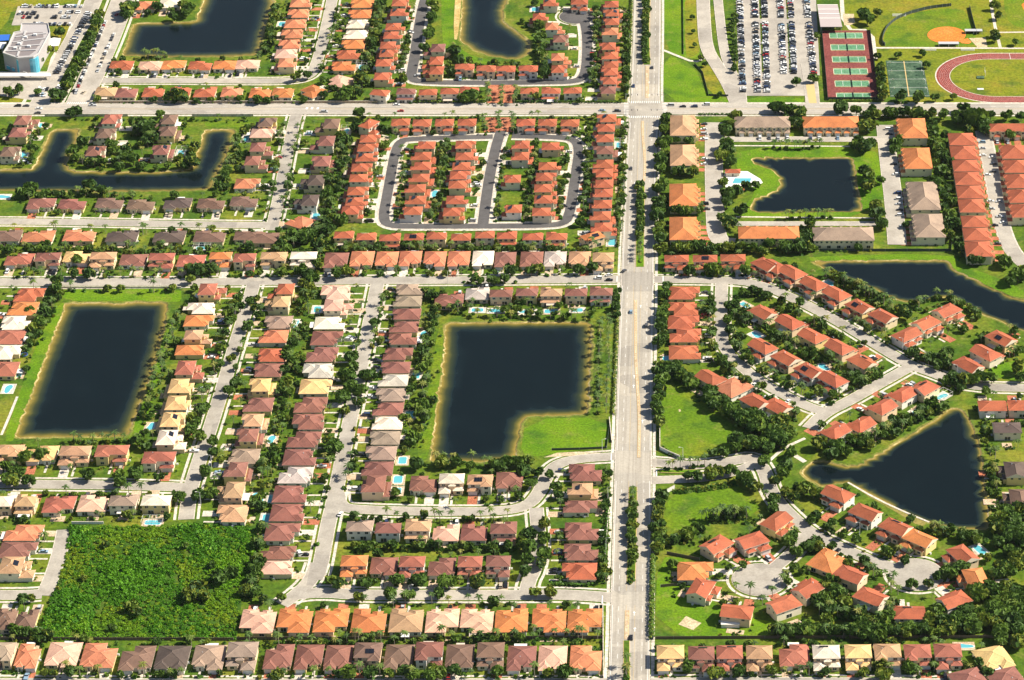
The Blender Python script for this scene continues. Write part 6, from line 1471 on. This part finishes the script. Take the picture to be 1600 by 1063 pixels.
# baseball
p = [P(1479 + 30 * math.cos(a), 55 + 13 * math.sin(a)) for a in np.linspace(0, 2 * math.pi, 40, False)]; fill(p, .14, 'infield_clay', 'clay_infield'); fill(PP('1497,64 1512,60 1518,66 1514,69 1503,68'), .15, 'infield_clay', 'clay_infield')
fill(PP('1596,8 1610,-4 1640,0 1640,18 1600,16'), .14, 'infield_clay', 'clay_infield')
def netfence(label, s, h, mat='chain_net', step=9, smooth=2, name='fence', w=.08):
    p = PP(s); p = chaikin(p, smooth, False) if smooth else p
    x0, y0 = p[0]; root = link(name, None, loc=(x0, y0, 0), label=label, cat='fence'); q = [(a - x0, b - y0) for a, b in p]
    m = MB(); [m.obox(q[i], q[i + 1], w, .05, h - .1, mat) for i in range(len(q) - 1)]; m.build('mesh_panel', root)
    for a in dens(q, step, False): m = MB(); m.cyl((*a, 0), (*a, h), .07, .07, 5, 'metal', True); m.build('post', root)
netfence('dark curved outfield fence of the baseball field', '1383,72 1378,68 1380,55 1388,40 1408,26 1450,14 1486,10', 2.6, step=14)
netfence('fence along the right foul line of the baseball field', '1515,12 1519,30 1526,55', 2.6, step=14)
netfence('low fence around the tennis ground', '1284,48 1293.5,157 1373,157 1359,47', 2.6, smooth=0, step=14)
for u, v, w, lab in ((1482, 72, 7, 'grey roofed dugout below the baseball infield'), (1521, 52, 6, 'grey roofed dugout right of the baseball infield')):
    root = thing('dugout', lab, 'dugout', u, v); m = MB(); m.box(-w, w, 1.6, 1.9, 0, 2.2, 'concrete'); [m.box(k - .15, k + .15, -1.5, -1.2, 0, 2.2, 'light_metal') for k in (-w, 0, w)]; m.build('wall', root)
    m = MB(); m.box(-w - .3, w + .3, -1.8, 2.1, 2.2, 2.4, 'metal', bottom=True); m.build('roof', root); m = MB(); m.box(-w + .5, w - .5, .8, 1.3, .35, .5, 'trunk', bottom=True); m.build('bench', root)
for u, v, lab in ((1452, 78.5, 'left low bleacher under the baseball field path'), (1512, 78.5, 'right low bleacher under the baseball field path'), (1405, 25, 'pale bleacher at the bend of the outfield fence')):
    root = thing('bleacher', lab, 'bleacher', u, v, group='bleachers'); 
    for k in range(3): m = MB(); m.box(-5, 5, -1 + k * .8, -.5 + k * .8, .3 + .4 * k, .38 + .4 * k, 'light_metal', bottom=True); m.build('seat_row', root)
    for k in (-4.5, 0, 4.5): m = MB(); m.obox((k, -1), (k, 1.2), .1, .1, .3, 'metal'); m.build('frame', root)
fill(PP('1317,22 1334,22 1336,36 1328,40 1319,40'), .1, 'bare_soil', 'bare_ground'); fill(PP('1514,60 1540,59 1543,75 1528,75'), .1, 'bare_soil', 'bare_ground')
fill(PP('1060,976 1072,963 1096,974 1083,985'), .1, 'bare_soil', 'sand_pit')
fill(PP('850,715 870,708 905,706 940,708 900,712'), .07, 'bare_soil', 'bare_verge'); fill(PP('1060,640 1063,640 1064,643 1061,644'), .08, 'bare_soil', 'bare_patch')
root = thing('shed', 'white-roofed long shed on the lawn below the close', 'shed', 1141, 978); m = MB(); m.box(-4.5, 4.5, -1.9, 1.9, 0, 2.3, 'white_trim', top=False); m.build('wall', root); m = MB(); m.roof(-4.5, 4.5, -1.9, 1.9, 2.3, .12, .2, 'ab', 'white_trim', None, 'white_trim', .1); m.build('roof', root)
root = thing('shed', 'white shed in the wood at the lower right edge', 'shed', 1572, 890); m = MB(); m.box(-2.4, 2.4, -2, 2, 0, 2.6, 'white_trim', top=False); m.build('wall', root); m = MB(); m.roof(-2.4, 2.4, -2, 2, 2.6, .2, .2, 'ab', 'white_trim', None, 'white_trim', .1); m.build('roof', root)
root = thing('trampoline', 'round dark trampoline on the lawn by the square lake', 'trampoline', 38, 556)
m = MB(); n = 16; ring = [(2 * math.cos(k * 2 * math.pi / n), 2 * math.sin(k * 2 * math.pi / n)) for k in range(n)]; m.face([(*p, .9) for p in ring], 'tyre'); m.build('mat', root)
m = MB(); [m.cyl((*ring[k], .88), (*ring[(k + 1) % n], .88), .14, .14, 5, 'blue_cloth') for k in range(n)]; m.build('rim', root)
for k in range(0, n, 4): m = MB(); m.cyl((*ring[k], 0), (*ring[k], .88), .05, .05, 5, 'metal'); m.build('leg', root)
# ------------------------------------------------------------------ walls, hedges, lamps
def wall(label, s, h, mat, w=.25, name='garden_wall', cat='wall', cap=True):
    p = PP(s); x0, y0 = p[0]; q = [(a - x0, b - y0) for a, b in p]
    root = link(name, None, loc=(x0, y0, 0), label=label, cat=cat); m = MB()
    for i in range(len(q) - 1): m.obox(q[i], q[i + 1], w, 0, h - .12, mat)
    m.build('wall', root)
    m = MB(); [m.obox(q[i], q[i + 1], w + .14, h - .12, h, 'concrete') for i in range(len(q) - 1)]; m.build('coping', root)
wall('tan garden wall along the upper side of the arterial, left half', '148,161.5 590,161.5', 1.9, 'tan_paving')
wall('pale wall on the lower side of the arterial at left', '70,182 200,182', 1.9, 'concrete'); wall('pale wall on the lower side of the arterial by the lake', '300,182 396,182', 1.9, 'concrete')
wall('cream wall at the corner of the round park', '1031,672 1031,703 1045,710 1062,717', 2.2, 'white_trim'); wall('cream entry wall at the lower right lawn', '1034,775 1054,764', 2.4, 'white_trim')
wall('pale green boundary wall beside the central lake', '952,655 956,692', 1.6, 'concrete')
wall('pale wall behind the left square lake gardens', '96,450.5 283,450.5', 1.2, 'concrete')
wall('white wall at the top of the vacant lot, left part', '112,819 162,819', 1.6, 'white_trim')
wall('pale low wall along the boulevard beside the lower left column', '951,800 945,880 943,905', 1.6, 'concrete')
wall('pale low wall along the boulevard at the bottom edge', '942,945 943,1060', 1.6, 'concrete')
for lab, s in (('brown board fence behind the bottom-edge row, left half', '0,1000 365,1001'), ('brown board fence behind the bottom-edge row beside the boulevard', '370,1000 943,998'), ('brown board fence behind the bottom-edge row right of the boulevard', '1024,999 1195,998 1590,997'),
               ('brown board fence of the upper lawn at the left turning circle', '1042,866 1093,876'), ('reddish fence across the lawn left of the close', '1032,918 1072,914')): netfence(lab, s, 1.9, 'trunk', 9, 0, 'board_fence', .1)
netfence('dark fence between lawn and grassy ditch at the top', '1067,-8 1068,85', 1.6, step=12, smooth=0); netfence('dark fence bending down the lawn at the top', '1085,101 1098,115 1107,150 1138,151', 1.6, step=12, smooth=0)
netfence('dark fence below the lower townhouses along the lake', '1280,393 1486,393 1488,372', 2.0, step=12, smooth=0); netfence('dark fence along the lawn below the central lake', '862,704 905,703 948,701 953,660', 1.5, step=10, smooth=0)
netfence('dark tall fence right of the boulevard by the lower close', '1023,870 1021,1000', 2.2, step=10, smooth=0)
def hedge(label, s, w, h, smooth=0):
    p = PP(s); p = chaikin(p, smooth, False) if smooth else p
    rg = np.random.default_rng(int(abs(p[0][0]) * 7) + 1); p = dens(p, 1.0, False); c = []; nn = []
    for x, y in p:
        for _ in range(int(4 + 2.2 * (w + h))):
            a = rg.uniform(0, math.pi); d = (math.cos(a), 0, math.sin(a)); dx = d[0] * w / 2; 
            c.append((x + dx * .9 + rg.normal(0, .25), y + rg.normal(0, .4) + dx * .4, max(.15, h * (.25 + .75 * d[2]) * rg.uniform(.8, 1.05)))); nn.append((d[0], rg.normal(0, .3), d[2] + .2))
    v, f = quads_at(np.array(c), np.array(nn), .42 * np.ones(len(c)), rg)
    x0, y0 = p[0]; v[:, 0] -= x0; v[:, 1] -= y0
    link('hedge', npmesh('hedge', v, f, ['shrub_leaf'], tint=np.repeat(rg.uniform(0, .35, len(c)), 4)), None, loc=(x0, y0, 0), label=label, cat='hedge')
hedge('clipped hedge on the upper side of the arterial by the north estate', '585,161 760,161', 1.6, 1.8); hedge('clipped hedge on the arterial right of the north estate gateway', '806,161 972,161', 1.6, 1.8)
hedge('long bright hedge along the boulevard beside the gated estate', '975,186 972,230 969,300 966,385', 1.4, 1.9); hedge('long hedge along the boulevard beside the north estate', '987,0 985,60 982,120 979,155', 1.4, 1.9)
hedge('hedge along the boulevard beside the central lake', '966,470 962,560 958,648', 1.4, 1.6); hedge('curving hedge around the corner of the lower left column', '862,914 905,917 930,914 941,905 946,870 949,800', 1.8, 1.8, 1)
hedge('hedge between townhouses and arterial left of the fields', '1145,180 1115,180 1092,180', 1.3, 1.4); hedge('hedge row above the brown and orange townhouses', '1345,182 1400,182 1440,181', 2.4, 2.6)
hedge('curved bright hedge along the entry of the lower close', '1054,767 1085,765 1120,760 1150,752', 1.8, 1.5, 1); hedge('dark tall hedge right of the boulevard at the bottom', '1020,872 1019,930 1018,1000', 2.6, 3.0)
hedge('hedge behind the bottom-edge row right of the boulevard', '1200,996 1300,995 1420,993', 2.6, 3.2); hedge('hedge between the round park and the entry road', '1035,700 1050,712 1070,718', 1.6, 1.6)
hedge('hedge at the lower edge of the tennis ground', '1296,159 1372,159', 1.3, 1.5); hedge('hedge at the upper edge of the tennis ground', '1285,46 1316,46', 1.5, 1.8)
hedge('low dark hedge left of the looping street corner', '828,690 812,718', 1.0, .9) if False else None
def lamp(u, v, label, h=8.5, side=-1):
    root = thing('street_lamp', label, 'street lamp', u, v, group='street lamps')
    m = MB(); m.cyl((0, 0, 0), (0, 0, h), .14, .09, 6, 'light_metal'); m.build('pole', root)
    m = MB(); m.cyl((0, 0, h - .1), (side * 1.6, 0, h + .25), .06, .05, 5, 'light_metal'); m.build('arm', root)
    m = MB(); m.box(side * 1.9 - .45, side * 1.9 + .45, -.16, .16, h + .18, h + .34, 'white_trim', bottom=True); m.build('lamp_head', root)
for u, v, s, lab in ((941, 707, 1, 'by the bare verge at the central lake corner'), (1067, 720, -1, 'by the entry road below the round park'), (331, 732, -1, 'at the lower bend of the palm-lined left street'), (314, 790, -1, 'above the vacant lot beside the left street'),
    (950, 782, 1, 'left of the boulevard, above the looping street rows'), (947, 862, 1, 'left of the boulevard by the lowest maroon houses'), (943, 985, 1, 'left of the boulevard below the long bottom street'), (975, 300, 1, 'left of the boulevard by the gated estate'),
    (972, 365, 1, 'left of the boulevard above the left cross street'), (984, 70, 1, 'left of the boulevard by the north estate'), (1036, 122, -1, 'right of the boulevard by the top lawn'), (1410, 548, -1, 'at the junction of the diagonal street'), (1343, 838, -1, 'beside the lower close on the lawn'),
    (1495, 590, -1, 'beside the far right road'), (558, 640, -1, 'beside the street of big round trees'), (700, 443, 1, 'on the cross street above the central lake'), (250, 447, 1, 'above the left square lake'), (640, 936, 1, 'on the long bottom street')): lamp(u, v, 'tall pale street lamp ' + lab, side=s)
for u, v, s, lab in ((978, 160, 1, 'upper left'), (1036, 184, -1, 'lower right'), (978, 184, 1, 'lower left'), (1037, 160, -1, 'upper right')):
    root = thing('traffic_signal', f'traffic signal mast at the {lab} corner of the big crossing', 'traffic signal', u, v, group='traffic signals')
    m = MB(); m.cyl((0, 0, 0), (0, 0, 6.5), .16, .12, 6, 'metal'); m.build('pole', root); m = MB(); m.cyl((0, 0, 6.1), (s * 9, 0, 6.4), .1, .06, 5, 'metal'); m.build('arm', root)
    for k in (4, 8): m = MB(); m.box(s * k - .2, s * k + .2, -.2, .2, 5.2, 6.3, 'tyre', bottom=True); m.build('signal_head', root)
#END
# thin air
hz = bpy.data.materials.new('haze'); hz.use_nodes = True; n = hz.node_tree; n.nodes.clear()
o = n.nodes.new('ShaderNodeOutputMaterial'); v = n.nodes.new('ShaderNodeVolumePrincipled'); v.inputs['Color'].default_value = (.86, .92, 1, 1); v.inputs['Density'].default_value = 6e-6; v.inputs['Anisotropy'].default_value = 0
n.links.new(v.outputs[0], o.inputs['Volume']); MATS['haze'] = hz
mb = MB(); mb.box(-2700, 2700, -1500, 5300, -2, 860, 'haze', True, True); mb.build('haze', kind='stuff')
